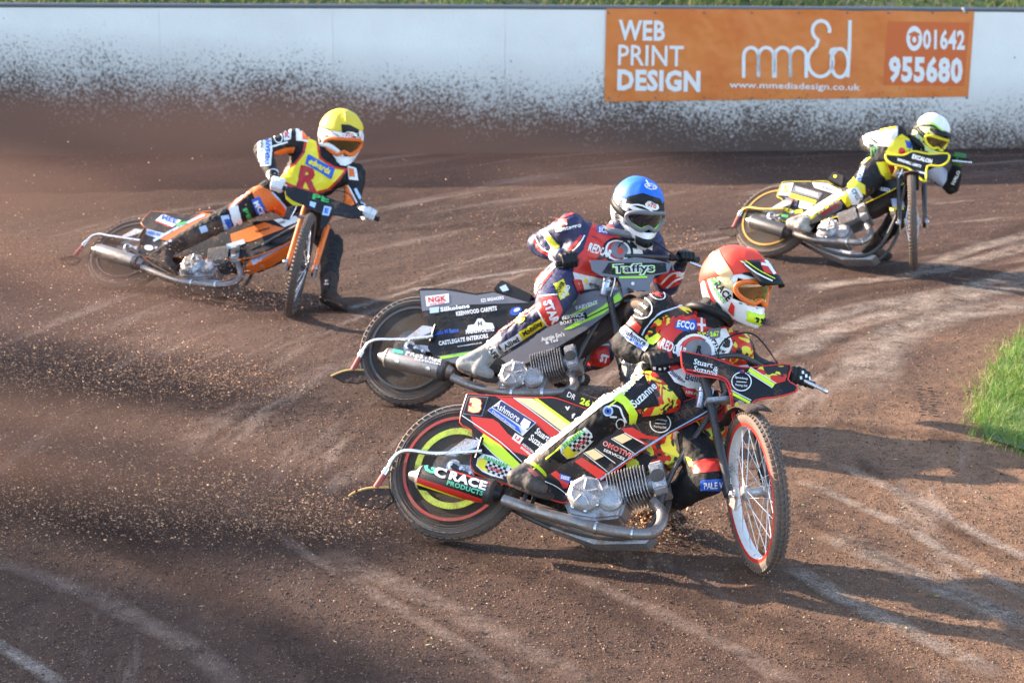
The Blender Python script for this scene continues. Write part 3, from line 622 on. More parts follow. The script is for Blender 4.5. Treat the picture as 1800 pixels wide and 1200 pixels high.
    MB().tube([hub+(S.f*math.cos(R(70))+S.u*math.sin(R(70)))*.38, crown-S.u*.12], .008, 6).build('mudguard_stay', DKM, T)
    # --- handlebars on the plane facing forward through the crown
    gf = spec.get('gripf', -.03); bc = crown+S.u*.05
    Gr, Gl = (S.atf(spec['grips'][0][0], spec['grips'][0][1], S.L(bc)[0]+gf), S.atf(spec['grips'][1][0], spec['grips'][1][1], S.L(bc)[0]+gf))
    inn = lambda G, k: G.lerp(bc+S.u*.04, k)
    gd_r = (Gr-bc).normalized(); gd_l = (Gl-bc).normalized()
    bar = MB().tube(spline([Gr, inn(Gr, .35), bc+S.n*.09+S.u*.02, bc-S.n*.09+S.u*.02, inn(Gl, .35), Gl], 5), .0115, 12).build('handlebar', spec.get('barm', DKM), T)
    ends = []
    for G, sg in ((Gr, 1), (Gl, -1)):
        d = (G-inn(G, .35)).normalized(); MB().tube([G-d*.07, G+d*.07], .017, 12).build('grip', BLK, bar); MB().lathe(G+d*.07, d, [(0, .018), (.006, .019), (.010, .012), (.011, 0)], 12).build('grip_end', BLK, bar)
        ends.append((G, d)); MB().box(G-d*.085, d, S.f, S.u, .035, .035, .03).build('control_clamp', BLK, bar, 30, .003)
    spec['grip3d'] = ends
    if 'lever' in spec:
        a = S.atf(spec['lever'][0][0], spec['lever'][0][1], S.L(Gl)[0]+.06); b = S.atf(spec['lever'][1][0], spec['lever'][1][1], S.L(Gl)[0]+.06)
        lv = MB().tube([a.lerp(b, -.6), a, b], [.007, .009, .007], 10).build('clutch_lever', STEEL, bar); MB().ball(b, .011, 10).build('lever_ball', STEEL, lv)
    MB().tube(spline([Gl-gd_l*.09+S.f*.05, bc-S.n*.16+S.u*.10+S.f*.05, bc+S.u*.06+S.f*.03, crown-S.f*.06-S.u*.1], 6), .004, 6).build('cable', BLK, T)
    # number plate / bar cover
    pf = S.L(bc)[0]+spec.get('platef', .06); P = [S.atf(p[0], p[1], pf) for p in spec['plate']]
    out['plate'] = MB().slab(P, S.f, .006).build('handlebar_cover', spec['platem'], T, 30)
    if spec.get('plateedge'): MB().tube(spline([p-S.f*.003 for p in P]+[P[0]-S.f*.003], 3), spec.get('plater', .0045), 6).build('cover_edge', spec['plateedge'], out['plate'])
    spec['out'] = out; return T

# ------------------------------------------------------------------ the four motorcycles
B1 = bike_frame(-.304, 8.602, 19.375, 34.925)
b1 = dict(B=B1, steer=65, fhub=(1328, 864, .13), hubm=ALU, rimf=WHEELWHITE, flangef=RED, flanger=mat('dusty red rim', (.42, .03, .025), .5, dirt=.8), ring=.180, ringm=mat('dusty yellow ring', (.46, .56, .05), .5, dirt=.75),
  panel=[(821, 692), (880, 696), (950, 699), (978, 700), (1040, 722), (1105, 745), (1160, 722), (1225, 697), (1262, 686), (1268, 715), (1160, 770), (1055, 843), (1003, 852), (996, 881), (968, 877), (883, 848), (856, 839), (835, 829), (827, 813), (832, 784), (829, 755), (808, 741)],
  topedge=(0, 3), panelm=BLK, edgem=RED, pad=[(979, 698), (996, 680), (1052, 702), (1040, 724)], strip=([(1052, 843), (1150, 776), (1245, 722), (1275, 686)], [(1090, 843), (1160, 822), (1213, 798), (1275, 750)]), stripm=CAMO,
  clutch=(1028, 866), cyl=((1075, 868), (1150, 848)), exhaust=[(1150, 880), (1164, 905), (1158, 928), (1138, 938), (1100, 936), (1050, 928), (1000, 914), (940, 897), (885, 878)], exw=[.04, .08, .12, .15, .16, .17, .18, .18, .17], er=.026,
  sil=((872, 866), (738, 838)), silr=.056, silm=BLK, defl=[(848, 793), (800, 796), (760, 797), (720, 792), (701, 797), (688, 811), (681, 826), (661, 856)], pink=6, flap=[(613, 872), (625, 864), (650, 857), (684, 856), (692, 880), (675, 893), (645, 893), (620, 884)],
  clamp=(803, 790), foot=(931, 856), cap=(1235, 694), grips=((1158, 640), (1403, 668)), lever=((1428, 676), (1452, 688)),
  plate=[(1197, 617), (1250, 628), (1303, 645), (1345, 643), (1389, 641), (1385, 666), (1400, 678), (1398, 688), (1365, 697), (1340, 700), (1322, 708), (1312, 738), (1291, 744), (1285, 700), (1278, 676), (1262, 664), (1206, 654)], platem=BLK, plateedge=RED)
bike(b1, 'red black and yellow racing motorcycle nearest the camera, ridden by the red helmet')
B3 = bike_frame(-.617, 10.87, 20.4, 33)
b3 = dict(B=B3, steer=60, hub=(1.38, .36, .08), hubm=ALU, rimf=DKM, flangef=DKM, flanger=DKM, hubf=ALU,
  panel=[(736, 509), (742, 506), (800, 508), (835, 516), (866, 512), (930, 530), (1011, 512), (1060, 505), (1092, 506), (1100, 527), (1030, 583), (962, 625), (900, 655), (840, 655), (765, 630), (752, 612), (757, 580), (750, 562), (742, 552)],
  topedge=(0, 4), panelm=BLK, pad=[(866, 508), (881, 491), (936, 518), (930, 536)], strip=([(940, 632), (1010, 590), (1070, 545), (1100, 515)], [(955, 652), (1020, 620), (1075, 580), (1108, 548)]), stripm=MUD,
  clutch=(902, 657), cyl=((940, 652), (1000, 636)), exhaust=[(1000, 655), (1010, 676), (992, 688), (937, 691), (885, 689), (830, 678), (795, 663)], exw=[.04, .10, .15, .17, .18, .18, .17], er=.024,
  sil=((788, 653), (680, 628)), silr=.057, silm=PIPE, defl=[(762, 591), (720, 596), (690, 597), (665, 597), (650, 602), (642, 611), (637, 620), (620, 650)], pink=6, flap=[(582, 661), (598, 654), (615, 650), (640, 650), (646, 668), (628, 674), (600, 671)],
  clamp=(730, 588), foot=(827, 646), cap=(1066, 500), grips=((1000, 461), (1206, 455)), lever=((1222, 465), (1238, 471)), stripw=1,
  plate=[(1037, 457), (1078, 459), (1116, 452), (1150, 456), (1182, 464), (1175, 479), (1151, 484), (1143, 500), (1140, 530), (1098, 530), (1092, 500), (1086, 488), (1057, 485), (1041, 475)], platem=GREYP)
bike(b3, 'grey and lime racing motorcycle in the middle under the blue helmeted rider')
B4 = bike_frame(1.925, 15.1, 38, 40)
b4 = dict(B=B4, steer=72, fhub=(1604, 391, .10), hubm=ALU, rimf=GOLD, flangef=GOLD, flanger=GOLD, ring=0, ringm=GOLD,
  panel=[(1375, 320), (1396, 319), (1430, 319), (1454, 319), (1477, 331), (1520, 330), (1566, 314), (1588, 308), (1586, 324), (1511, 362), (1480, 378), (1438, 388), (1417, 390), (1391, 392), (1365, 382), (1378, 370), (1375, 350), (1366, 344)],
  topedge=(0, 3), panelm=BLK, edgem=YELP, pad=[(1454, 314), (1464, 301), (1484, 309), (1481, 327)], strip=([(1490, 372), (1530, 350), (1570, 325), (1590, 310)], [(1500, 385), (1538, 372), (1575, 350), (1594, 332)]), stripm=MUD,
  clutch=(1455, 400), cyl=((1480, 395), (1515, 381)), exhaust=[(1522, 392), (1530, 408), (1524, 420), (1509, 426), (1480, 425), (1440, 422), (1396, 411)], exw=[.04, .09, .13, .16, .17, .18, .17], er=.024,
  sil=((1384, 408), (1322, 389)), silr=.055, silm=DKM, defl=[(1378, 367), (1350, 368), (1333, 367), (1318, 365), (1308, 368), (1302, 374), (1289, 400)], pink=5, flap=[(1264, 403), (1275, 401), (1292, 400), (1297, 411), (1285, 416), (1268, 410)], deflm=GOLD, flapm=MUD,
  clamp=(1368, 362), foot=(1407, 393), cap=(1578, 300), capm=GOLD, grips=((1542, 273), (1686, 279)), lever=((1686, 284), (1706, 286)),
  plate=[(1557, 271), (1587, 273), (1605, 266), (1634, 271), (1666, 270), (1666, 283), (1652, 292), (1630, 292), (1627, 318), (1616, 312), (1597, 296), (1571, 289), (1558, 280)], platem=BLK, plateedge=YELP, plater=.009)
bike(b4, 'black and yellow racing motorcycle farthest back under the white helmeted rider')
B2 = bike_frame(-2.83, 13.9, 22, 50)
b2 = dict(B=B2, steer=67, fhub=('z', 528, 466, .345), wn=(-.97, .03, .22), hubm=DKM, rimf=DKM, flangef=DKM, flanger=DKM,
  panel=[(265, 371), (291, 373), (333, 376), (353, 372), (385, 372), (440, 390), (500, 385), (530, 372), (538, 385), (520, 418), (442, 452), (380, 455), (330, 450), (262, 452), (248, 449), (240, 437), (259, 406), (248, 391)],
  topedge=(0, 4), panelm=BLK, edgem=ORANGE, pad=[(355, 377), (370, 362), (390, 375), (380, 387)], strip=([(420, 448), (460, 425), (500, 400), (535, 375)], [(430, 470), (470, 455), (510, 430), (540, 400)]), stripm=ORANGE,
  clutch=(337, 462), cyl=((372, 462), (412, 455)), exhaust=[(418, 466), (424, 484), (411, 497), (386, 502), (350, 499), (316, 494), (283, 483), (250, 470)], exw=[.04, .09, .13, .16, .17, .18, .18, .17], er=.022,
  sil=((246, 463), (172, 440)), silr=.052, silm=PIPE, defl=[(247, 423), (213, 418), (193, 415), (175, 412), (161, 416), (151, 427), (131, 450)], pink=5, flap=[(103, 455), (115, 452), (128, 451), (142, 456), (133, 466), (108, 462)], flapm=MUD,
  clamp=(225, 412), foot=(290, 462), cap=(510, 373), capm=DKM, grips=((488, 328), (648, 379)), forkm=ORANGE,
  plate=[(501, 330), (515, 328), (555, 340), (590, 352), (630, 366), (640, 378), (622, 384), (585, 377), (573, 398), (562, 402), (560, 380), (538, 372), (538, 362), (515, 352), (503, 343)], platem=BLK)
bike(b2, 'muddy black and orange racing motorcycle at the left under the yellow helmeted rider')

# ------------------------------------------------------------------ riders
TEX = bpy.data.textures.new('cloth folds', 'CLOUDS'); TEX.noise_scale = .05; TEX.noise_depth = 2; TEX.noise_type = 'HARD_NOISE'
TEX2 = bpy.data.textures.new('cloth folds wide', 'CLOUDS'); TEX2.noise_scale = .16; TEX2.noise_depth = 1
def fuse(mb, name, m, parent, voxel=.009, smooth=5, fold=0., sub=0):
    """melt the collected limbs into one continuous skin"""
    me = bpy.data.meshes.new(name); o0 = V(parent['o']); me.from_pydata([tuple(p-o0) for p in mb.v], [], mb.f)
    o = bpy.data.objects.new(name, me); COL.objects.link(o)
    a = o.modifiers.new('r', 'REMESH'); a.mode = 'VOXEL'; a.voxel_size = voxel
    s = o.modifiers.new('s', 'SMOOTH'); s.iterations = smooth; s.factor = .6
    if fold:
        d = o.modifiers.new('d', 'DISPLACE'); d.texture = TEX; d.strength = fold; d.mid_level = .5; d.texture_coords = 'LOCAL'
        d = o.modifiers.new('d2', 'DISPLACE'); d.texture = TEX2; d.strength = fold*1.3; d.mid_level = .5; d.texture_coords = 'LOCAL'
    dg = bpy.context.evaluated_depsgraph_get(); me2 = bpy.data.meshes.new_from_object(o.evaluated_get(dg)); bpy.data.objects.remove(o); bpy.data.meshes.remove(me)
    me2.materials.clear(); return link(name, me2, m, parent, 0) if not me2.polygons.foreach_set('use_smooth', [True]*len(me2.polygons)) else None

def glove(name, G, ax, wrist, m, parent, over, flip=1):
    """hand closed round a grip: palm, four bent fingers, thumb"""
    ax = ax.normalized(); d0 = (wrist-G); d0 = (d0-ax*d0.dot(ax)).normalized(); e0 = ax.cross(d0)
    if e0.dot(over) < 0: e0 = -e0
    P = lambda off, deg, rad: G+ax*off+(d0*math.cos(R(deg))+e0*math.sin(R(deg)))*rad
    mb = MB(); sz = (.92, 1.05, 1.0, .88)
    for i in range(4):
        off = (i-1.5)*.0225; kn = P(off, 48, .050)
        mb.cone(wrist.lerp(G+ax*off*.6, .12)+e0*.012, kn, .021, .0155, 10)
        c = [kn, P(off*1.02, 92, .046*sz[i]+.002), P(off*1.02, 150, .036), P(off, 205, .031)]
        for a, b, ra, rb in zip(c, c[1:], (.0138, .0125, .0115), (.0125, .0115, .0105)): mb.cone(a, b, ra, rb, 10)
    t = [wrist.lerp(G, .35)-ax*.022*flip, P(-.040*flip, -18, .040), P(-.030*flip, -68, .034), P(-.014*flip, -112, .033)]
    for a, b, ra, rb in zip(t, t[1:], (.019, .0155, .013), (.016, .0135, .0115)): mb.cone(a, b, ra, rb, 10)
    mb.cone(wrist+(wrist-G).normalized()*.02, wrist.lerp(G, .45)+e0*.01, .033, .030, 12)
    return fuse(mb, name, m, parent, .0042, 3)

def helmet(c, fwd, upv, parent, cols, sc=1.0):
    """full-face off-road helmet: shell with face opening, chin guard, goggles with strap, peak, cloth cap over the crown"""
    X = fwd.normalized(); Z = (upv-X*upv.dot(X)).normalized(); Y = Z.cross(X)      # Y = wearer's left
    W = lambda x, y, z: c+(X*x+Y*y+Z*z)*sc
    def shell(az, el, k=1.0):                               # az from forward, el from horizontal
        ca, sa, ce, se = math.cos(az), math.sin(az), math.cos(el), math.sin(el)
        rx = .150 if ca > 0 else .148; x, y, z = rx*ca*ce*k, .124*sa*ce*k, (.145 if se > 0 else .150)*se*k
        f = max(0, ca)**2.2; low = max(0, -se-.18)
        if low > 0: x += f*low*.150*k; y *= 1-.25*min(1, low*1.1)*f
        return x, y, z
    def openg(az, el): return abs(az) < R(57) and R(-18) < el < R(22)-abs(az)*.10
    na, ne = 72, 44; mb = MB(); vs = []; fs = []
    els = [R(-62)+(R(90)-R(-62))*j/ne for j in range(ne+1)]
    for j in range(ne+1):
        for i in range(na): vs.append(W(*shell(-PI+2*PI*i/na, els[j])))
    for j in range(ne):
        for i in range(na):
            a = -PI+2*PI*(i+.5)/na; e = (els[j]+els[j+1])/2
            if not openg(a, e): fs.append((j*na+i, j*na+(i+1) % na, (j+1)*na+(i+1) % na, (j+1)*na+i))
    mb.add(vs, fs); H = mb.build('helmet', cols['shell'], parent, 50); md = H.modifiers.new('s', 'SOLIDIFY'); md.thickness = .012; md.offset = -1
    # inner padding / face in shadow
    fa = MB().ball(W(-.01, 0, -.015), .108*sc, 20, (1, .92, 1.12), (X, Y, Z)).build('balaclava', BLACKP, H)
    # goggles
    fr = []; n = 40
    for k in range(n):
        q = 2*PI*k/n; a = R(55)*math.cos(q); e = R(2.5)+R(19)*math.sin(q)*(1 if math.sin(q) > 0 else (1.0-.50*math.exp(-(a/R(11))**2)))
        x, y, z = shell(a, e, 1.0); fr.append(W(x+.004, y*1.0, z))
    MB().tube(fr, .0105*sc, 8, True).build('goggle_frame', cols['goggle'], H)
    MB().tube([p+(c-p).normalized()*.010*sc+X*.004 for p in fr], .0085*sc, 8, True).build('goggle_foam', cols.get('foam', cols['goggle']), H)
    lv = [W(shell(0, R(3))[0]+.002, 0, .006)]; mbl = MB(); rings = []
    for t_ in (.0, .35, .7, 1.0): rings.append([(lambda p: p)(W(*[a_*(1 if i_ else 1) for i_, a_ in enumerate(shell(R(55)*math.cos(2*PI*k/n)*t_, R(2.5)+R(19)*math.sin(2*PI*k/n)*t_*(1 if math.sin(2*PI*k/n) > 0 else (1-.50*math.exp(-(math.cos(2*PI*k/n)*R(52)/R(11))**2))), .985))])) for k in range(n)])
    mbl.ring_loft(rings, False); LENS = mbl.build('lens', cols['lens'], H)
    for sgn in (1, -1):
        pts = [W(*shell(sgn*a, R(2), 1.012)) for a in np.linspace(R(54), PI*.98, 16)]
        mb = MB(); vs = []
        for p in pts: vs += [p-Z*.018*sc, p+Z*.018*sc]
        mb.add(vs, [(2*i, 2*i+2, 2*i+3, 2*i+1) for i in range(15)]); o_ = mb.build('goggle_strap', cols.get('strap', BLACKP), H); md = o_.modifiers.new('s', 'SOLIDIFY'); md.thickness = .003
    # brow piece
    br = [[W(*shell(a, R(25)+k*R(4), 1.012+.02*math.sin(k*PI/2))) for a in np.linspace(R(-58), R(58), 16)] for k in range(3)]
    MB().add([p for r_ in br for p in r_], [(k*16+i, k*16+i+1, k*16+17+i, k*16+16+i) for k in range(2) for i in range(15)]).build('brow', cols.get('brow', BLACKP), H)
    # chin vent
    def chin(a, e, k): return W(*shell(a, e, k))
    vr = [[chin(R(a), R(e), 1.03) for a in np.linspace(-32, 32, 7)] for e in (-47, -38, -27)]
    MB().add([p for r_ in vr for p in r_], [(k*7+i, k*7+i+1, k*7+8+i, k*7+7+i) for k in range(2) for i in range(6)]).build('chin_vent', cols['vent'], H).modifiers.new('s', 'SOLIDIFY').thickness = .006
    for a in (-14, 0, 14): MB().tube([chin(R(a-3), R(-34), 1.05), chin(R(a+3), R(-34), 1.05), chin(R(a), R(-42), 1.05)], .005*sc, 6).build('vent_slot', BLACKP, H)
    # peak
    if cols.get('peak'):
        th0, L_ = cols.get('peak_tilt', .25), cols.get('peak_len', .10); rows = []
        for k in range(7):
            t_ = k/6; row = []
            for i in range(11):
                s_ = (i-5)/5; a = R(62)*s_*(1-.25*t_); x, y, z = shell(a, R(cols.get('peak_el', 34))-R(8)*abs(s_), 1.06)
                row.append(W(x+t_*L_*(1-.25*s_*s_)*1.25, y*(1-.12*t_), z+.012+t_*L_*th0+.016*(1-s_*s_)-t_*t_*.02))
            rows.append(row)
        pk = MB().add([p for r_ in rows for p in r_], [(k*11+i, k*11+i+1, k*11+12+i, k*11+11+i) for k in range(6) for i in range(10)]).build('peak', cols['peak'], H, 60); md = pk.modifiers.new('s', 'SOLIDIFY'); md.thickness = .005
    else: pk = None
    # cloth cap
    lim = cols.get('capline', (34, 4)); vs = []; fs = []; nr = 18; na = 64
    for j in range(nr+1):
        for i in range(na):
            a = -PI+2*PI*i/na; f = .5+.5*math.cos(a); e0 = R(lim[0])*f+R(lim[1])*(1-f); e = e0+(PI/2-e0)*j/nr
            t_ = 1-j/nr; k = 1.045+.012*math.sin(a*9+j*.3)*math.sin(PI*min(1, j/nr*1.3))*.8+.010*math.sin(a*4+1)*t_ -(.028 if j == 0 else 0)+cols.get('puff', .02)*math.sin(PI*j/nr)
            x, y, z = shell(a, e, k); vs.append(W(x, y, z+.006*math.exp(-((a)/.06)**2)))
    fs = [(j*na+i, j*na+(i+1) % na, (j+1)*na+(i+1) % na, (j+1)*na+i) for j in range(nr) for i in range(na)]
    cap_ = MB().add(vs, fs).build('helmet_cover', cols['cap'], H, 70)
    for p_ in (): pass
    return H, cap_, LENS, pk, W, shell

def rider(spec, label):
    B = spec['bike']['B']; J = {}
    for k, p in spec['j'].items(): J[k] = ground(p[1], p[2], p[3]) if p[0] == 'g' else B.at(*p)
    T = thing('person', label, 'person', (J['pelvis'].x, J['pelvis'].y, J['pelvis'].z), 'riders sliding their motorcycles round the bend')
    (Gr, dr), (Gl, dl) = spec['bike']['grip3d']
    wr = {}
    for s_, G in (('R', Gr), ('L', Gl)):
        d = (J['elbow'+s_]-G).normalized(); wr[s_] = G+d*.085; J['wrist'+s_] = wr[s_]
    def joint(k, a, b, la, lb, pref, rg=(-60, 61)):            # the joint lies on its sight line; its depth follows from the two bone lengths
        d = (J[k]-CAM).normalized(); t0 = (J[k]-CAM).length; best = None
        for i in range(*rg):
            p = CAM+d*(t0+i*.01); e = ((p-J[a]).length-la)**2+((p-J[b]).length-lb)**2+pref*i*.00004
            if best is None or e < best[0]: best = (e, p)
        J[k] = best[1]
    for s_ in 'RL':
        joint('elbow'+s_, 'shoulder'+s_, 'wrist'+s_, .29, .25, 1, (-40, 41) if s_ == 'R' else (0, 61))
        wr[s_] = J['wrist'+s_] = {'R': Gr, 'L': Gl}[s_]+(J['elbow'+s_]-{'R': Gr, 'L': Gl}[s_]).normalized()*.085
        joint('knee'+s_, 'hip'+s_, 'ankle'+s_, .42, .43, spec.get('prefk'+s_, 1 if s_ == 'R' else 1))
    D = lambda a, b: round((J[a]-J[b]).length, 2)
    print(label[-30:], 'uarm', D('shoulderR', 'elbowR'), D('shoulderL', 'elbowL'), 'farm', D('elbowR', 'wristR'), D('elbowL', 'wristL'), 'thigh', D('hipR', 'kneeR'), D('hipL', 'kneeL'), 'shin', D('kneeR', 'ankleR'), D('kneeL', 'ankleL'), 'torso', D('pelvis', 'neck'), 'sh', D('shoulderR', 'shoulderL'), 'foot', D('heelR', 'toeR'), D('heelL', 'toeL'))
    mb = MB(); bk = spec.get('bulk', 1.08); c = lambda a, b, ra, rb: mb.cone(a, b, ra*bk, rb*bk); sh = (J['shoulderR']+J['shoulderL'])/2; tz = (J['neck']-J['pelvis']).normalized(); rx = (J['shoulderR']-J['shoulderL']).normalized()
    hipc = (J['hipR']+J['hipL'])/2; chest = J['pelvis'].lerp(J['neck'], .66); waist = J['pelvis'].lerp(J['neck'], .33)
    for s_, sg in (('R', 1), ('L', -1)):
        c(J['pelvis']+rx*.035*sg, waist+rx*.035*sg, .125, .118); c(waist+rx*.045*sg, chest+rx*.075*sg, .118, .122)
        c(chest+rx*.08*sg, J['neck']-tz*.07+rx*.07*sg, .120, .075)
        c(J['neck']-tz*.045, J['shoulder'+s_], .07, .068)
        c(J['shoulder'+s_], J['shoulder'+s_].lerp(J['elbow'+s_], .3), .082, .074)
        c(J['shoulder'+s_], J['elbow'+s_], .070, .062); c(J['elbow'+s_], J['elbow'+s_].lerp(J['wrist'+s_], .5), .064, .056); c(J['elbow'+s_], J['wrist'+s_], .060, .038); c(chest+rx*.09*sg, J['shoulder'+s_], .09, .07)
        c(J['pelvis'], J['hip'+s_], .12, .105); c(J['hip'+s_], J['knee'+s_], .104, .074); mid = J['hip'+s_].lerp(J['knee'+s_], .4); c(J['hip'+s_], mid, .108, .095)
        kd = (J['knee'+s_]-J['hip'+s_]).normalized()-(J['ankle'+s_]-J['knee'+s_]).normalized()
        kd = kd.normalized()*.012 if kd.length > .2 else V((0, 0, 0))
        c(J['knee'+s_]+kd, J['knee'+s_].lerp(J['ankle'+s_], .3), .077, .068); c(J['knee'+s_], J['ankle'+s_], .070, .052)
        c(J['knee'+s_].lerp(J['ankle'+s_], .25), J['knee'+s_].lerp(J['ankle'+s_], .75), .070, .060)
    c(J['neck']-tz*.05, J['head'], .068, .075); mb.ball(J['head'], .095, 16)
    body = fuse(mb, 'racing_suit', spec['suit'], T, .0085, 5, spec.get('fold', .012)); out = {'body': body, 'J': J, 'T': T}
    for s_, sg in (('R', 1), ('L', -1)):
        a, h, t_ = J['ankle'+s_], J['heel'+s_], J['toe'+s_]; f = (t_-h).normalized(); up_ = (J['knee'+s_]-a).normalized(); up2 = (up_-f*up_.dot(f)).normalized(); sd = f.cross(up2)
        mb = MB(); mb.cone(a+up_*.14, a+up_*.02, .066, .056); mb.cone(a+up_*.02, h+up2*.035, .052, .040); mb.cone(h+up2*.036, h.lerp(t_, .55)+up2*.038, .040, .040)
        mb.cone(a+up_*.0, h.lerp(t_, .5)+up2*.04, .05, .043); mb.cone(h.lerp(t_, .5)+up2*.036+sd*.006, t_-f*.04+up2*.030, .043, .034); mb.cone(h.lerp(t_, .5)+up2*.034-sd*.006, t_-f*.045+up2*.030, .043, .034)
        bt_ = fuse(mb, 'boot', spec.get('boot'+s_, spec['boot']), T, .007, 4, .004); out['boot'+s_] = bt_
        P = []
        for k in range(20):
            q = 2*PI*k/20; L2 = (t_-h).length/2+.03; wd = .046+.006*math.cos(q); P.append(h.lerp(t_, .5)+f*L2*math.cos(q)*.98+sd*wd*math.copysign(abs(math.sin(q))**.7, math.sin(q))-up2*.0)
        MB().slab(P, -up2, .016).build('sole', spec.get('sole', MUD), bt_, 30, .003)
        for k in (.35, .7):                                     # buckles
            q_ = a+up_*(.10*k-.01)+spec.get('bside', B.n)*.054; MB().lathe(q_, B.n, [(0, .014), (.006, .012), (.008, 0)], 10).build('buckle', STEEL, bt_)
    for s_, (G, d), sg in (('R', (Gr, dr), 1), ('L', (Gl, dl), -1)):
        out['glove'+s_] = glove('glove', G, d, wr[s_], spec['glove'], T, spec.get('over', V((0, -.5, 1))), 1)
        cf = (J['elbow'+s_]-wr[s_]).normalized(); MB().tube([wr[s_]+cf*.01, wr[s_]+cf*.03, wr[s_]+cf*.06], [.040, .042, .047], 16).build('cuff', spec.get('cuff', spec['glove']), out['glove'+s_])
    hs = spec['helmet']; out['helmet'], out['cap'], out['lens'], out['peak'], out['HW'], out['HS'] = helmet(J['head'], V(hs['fwd']), V(hs['up']), T, hs, hs.get('sc', 1.0))
    # neck brace / collar
    nk = J['neck'].lerp(J['head'], .18); MB().tube([nk+(rx*math.cos(q)+rx.cross(tz)*math.sin(q))*.098 for q in [2*PI*k/24 for k in range(24)]], .020, 10, True).build('neck_brace', spec.get('brace', BLACKP), T)
    spec['out'] = out; return out

LAMB = mat('amber lens', (.16, .07, .02), .08, .3, coat=1.); LDRK = mat('dark lens', (.03, .03, .04), .06, .4, coat=1.); LORG = mat('orange lens', (.10, .06, .02), .1, .3, coat=1.)
CLB = mat('black racing cloth', (.013, .013, .015), .7, dirt=.30, bump=.8, bscale=26, spec=.25); CLN = mat('navy racing cloth', (.018, .022, .075), .6, dirt=.28, bump=.5, bscale=18); CLD = mat('muddy racing cloth', (.03, .022, .02), .8, dirt=.75, bump=.6, bscale=20)
CAPR = mat('red cap cloth', (.78, .05, .025), .6, bump=.3, bscale=14); CAPB = mat('blue cap cloth', (.01, .14, .62), .6, bump=.3, bscale=14); CAPY = mat('yellow cap cloth', (.70, .52, .03), .6, bump=.3, bscale=14); CAPW = mat('white cap cloth', (.78, .78, .78), .6, bump=.3, bscale=14)
SHW = mat('white helmet shell', (.76, .76, .76), .3, coat=.6, dirt=.1); SHY = mat('lime helmet shell', (.62, .72, .30), .3, coat=.6); BOOT = mat('boot leather', (.05, .042, .038), .6, dirt=.62, bump=.5, bscale=40); BOOTG = mat('grey boot', (.30, .29, .27), .6, dirt=.62, bump=.5, bscale=40)

r1 = dict(bike=b1, suit=CLB, boot=BOOT, glove=BLACKP, cuff=BLACKP, brace=BLACKP, fold=.012,
  j=dict(pelvis=(1168, 690, .02), hipR=(1160, 690, .11), hipL=(1185, 706, -.09), kneeR=(1078, 722, .30), ankleR=(938, 826, .22), heelR=(903, 852, .24), toeR=(962, 874, .24),
         kneeL=('g', 1246, 838, .33), ankleL=('g', 1160, 888, .16), heelL=('g', 1118, 902, .06), toeL=('g', 1195, 915, .03),
         neck=(1237, 566, .0), shoulderR=(1158, 546, .16), shoulderL=(1292, 612, -.10), elbowR=(1100, 606, .38), elbowL=(1322, 650, -.30), head=(1292, 498, .02)),
  helmet=dict(fwd=(.64, -.74, -.17), up=(.03, .3, .95), shell=SHW, cap=CAPR, goggle=ORANGE, foam=YEL, lens=LAMB, strap=CREAM, vent=YEL, peak=BLACKP, peak_len=.095, peak_tilt=-.45, peak_el=47, capline=(36, -24), sc=1.13, puff=.05))
rider(r1, 'rider in red helmet leading at the front on the red black and yellow motorcycle')
r3 = dict(bike=b3, suit=CLN, boot=BOOTG, glove=BLACKP, cuff=WHITE, brace=GREYP, fold=.014,
  j=dict(pelvis=(990, 512, .0), hipR=(985, 505, .10), hipL=(1015, 520, -.10), kneeR=(962, 548, .30), ankleR=(862, 618, .22), heelR=(812, 650, .24), toeR=(868, 670, .24),
         kneeL=('g', 1052, 622, .26), ankleL=('g', 985, 650, .12), heelL=('g', 958, 660, .05), toeL=('g', 1030, 668, .03),
         neck=(1082, 418, .0), shoulderR=(1005, 400, .12), shoulderL=(1140, 428, -.12), elbowR=(948, 428, .24), elbowL=(1172, 500, -.22), head=(1120, 366, .0)),
  helmet=dict(fwd=(.35, -.86, -.34), up=(-.02, .3, .95), shell=SHW, cap=CAPB, goggle=GREYP, foam=LIME, lens=LDRK, strap=BLACKP, vent=BLACKP, peak=None, brow=BLACKP, capline=(38, 8), sc=1.17))
rider(r3, 'rider in blue helmet and navy suit in the middle on the grey and lime motorcycle')
r4 = dict(bike=b4, suit=CLB, boot=BOOTG, bootL=BOOT, glove=mat('green glove', (.03, .13, .03), .6, dirt=.2), cuff=BLACKP, brace=BLACKP, fold=.014,
  j=dict(pelvis=(1545, 310, .0), hipR=(1535, 308, .10), hipL=(1560, 316, -.10), kneeR=(1496, 345, .28), ankleR=(1418, 384, .22), heelR=(1388, 400, .24), toeR=(1424, 412, .24),
         kneeL=('g', 1583, 378, .42), ankleL=('g', 1540, 428, .12), heelL=('g', 1524, 446, .03), toeL=('g', 1562, 452, .02),
         neck=(1608, 258, .0), shoulderR=(1574, 238, .14), shoulderL=(1632, 290, -.10), elbowR=(1525, 250, .22), elbowL=(1672, 326, -.05), head=(1636, 236, .0)),
  helmet=dict(fwd=(.25, -.84, -.42), up=(.12, .4, .9), shell=SHY, cap=CAPW, goggle=YELP, lens=LORG, strap=BLACKP, vent=YEL, peak=BLACKP, peak_len=.03, peak_tilt=.0, capline=(44, 10), sc=1.04))
rider(r4, 'rider in white helmet farthest back on the black and yellow motorcycle near the fence')
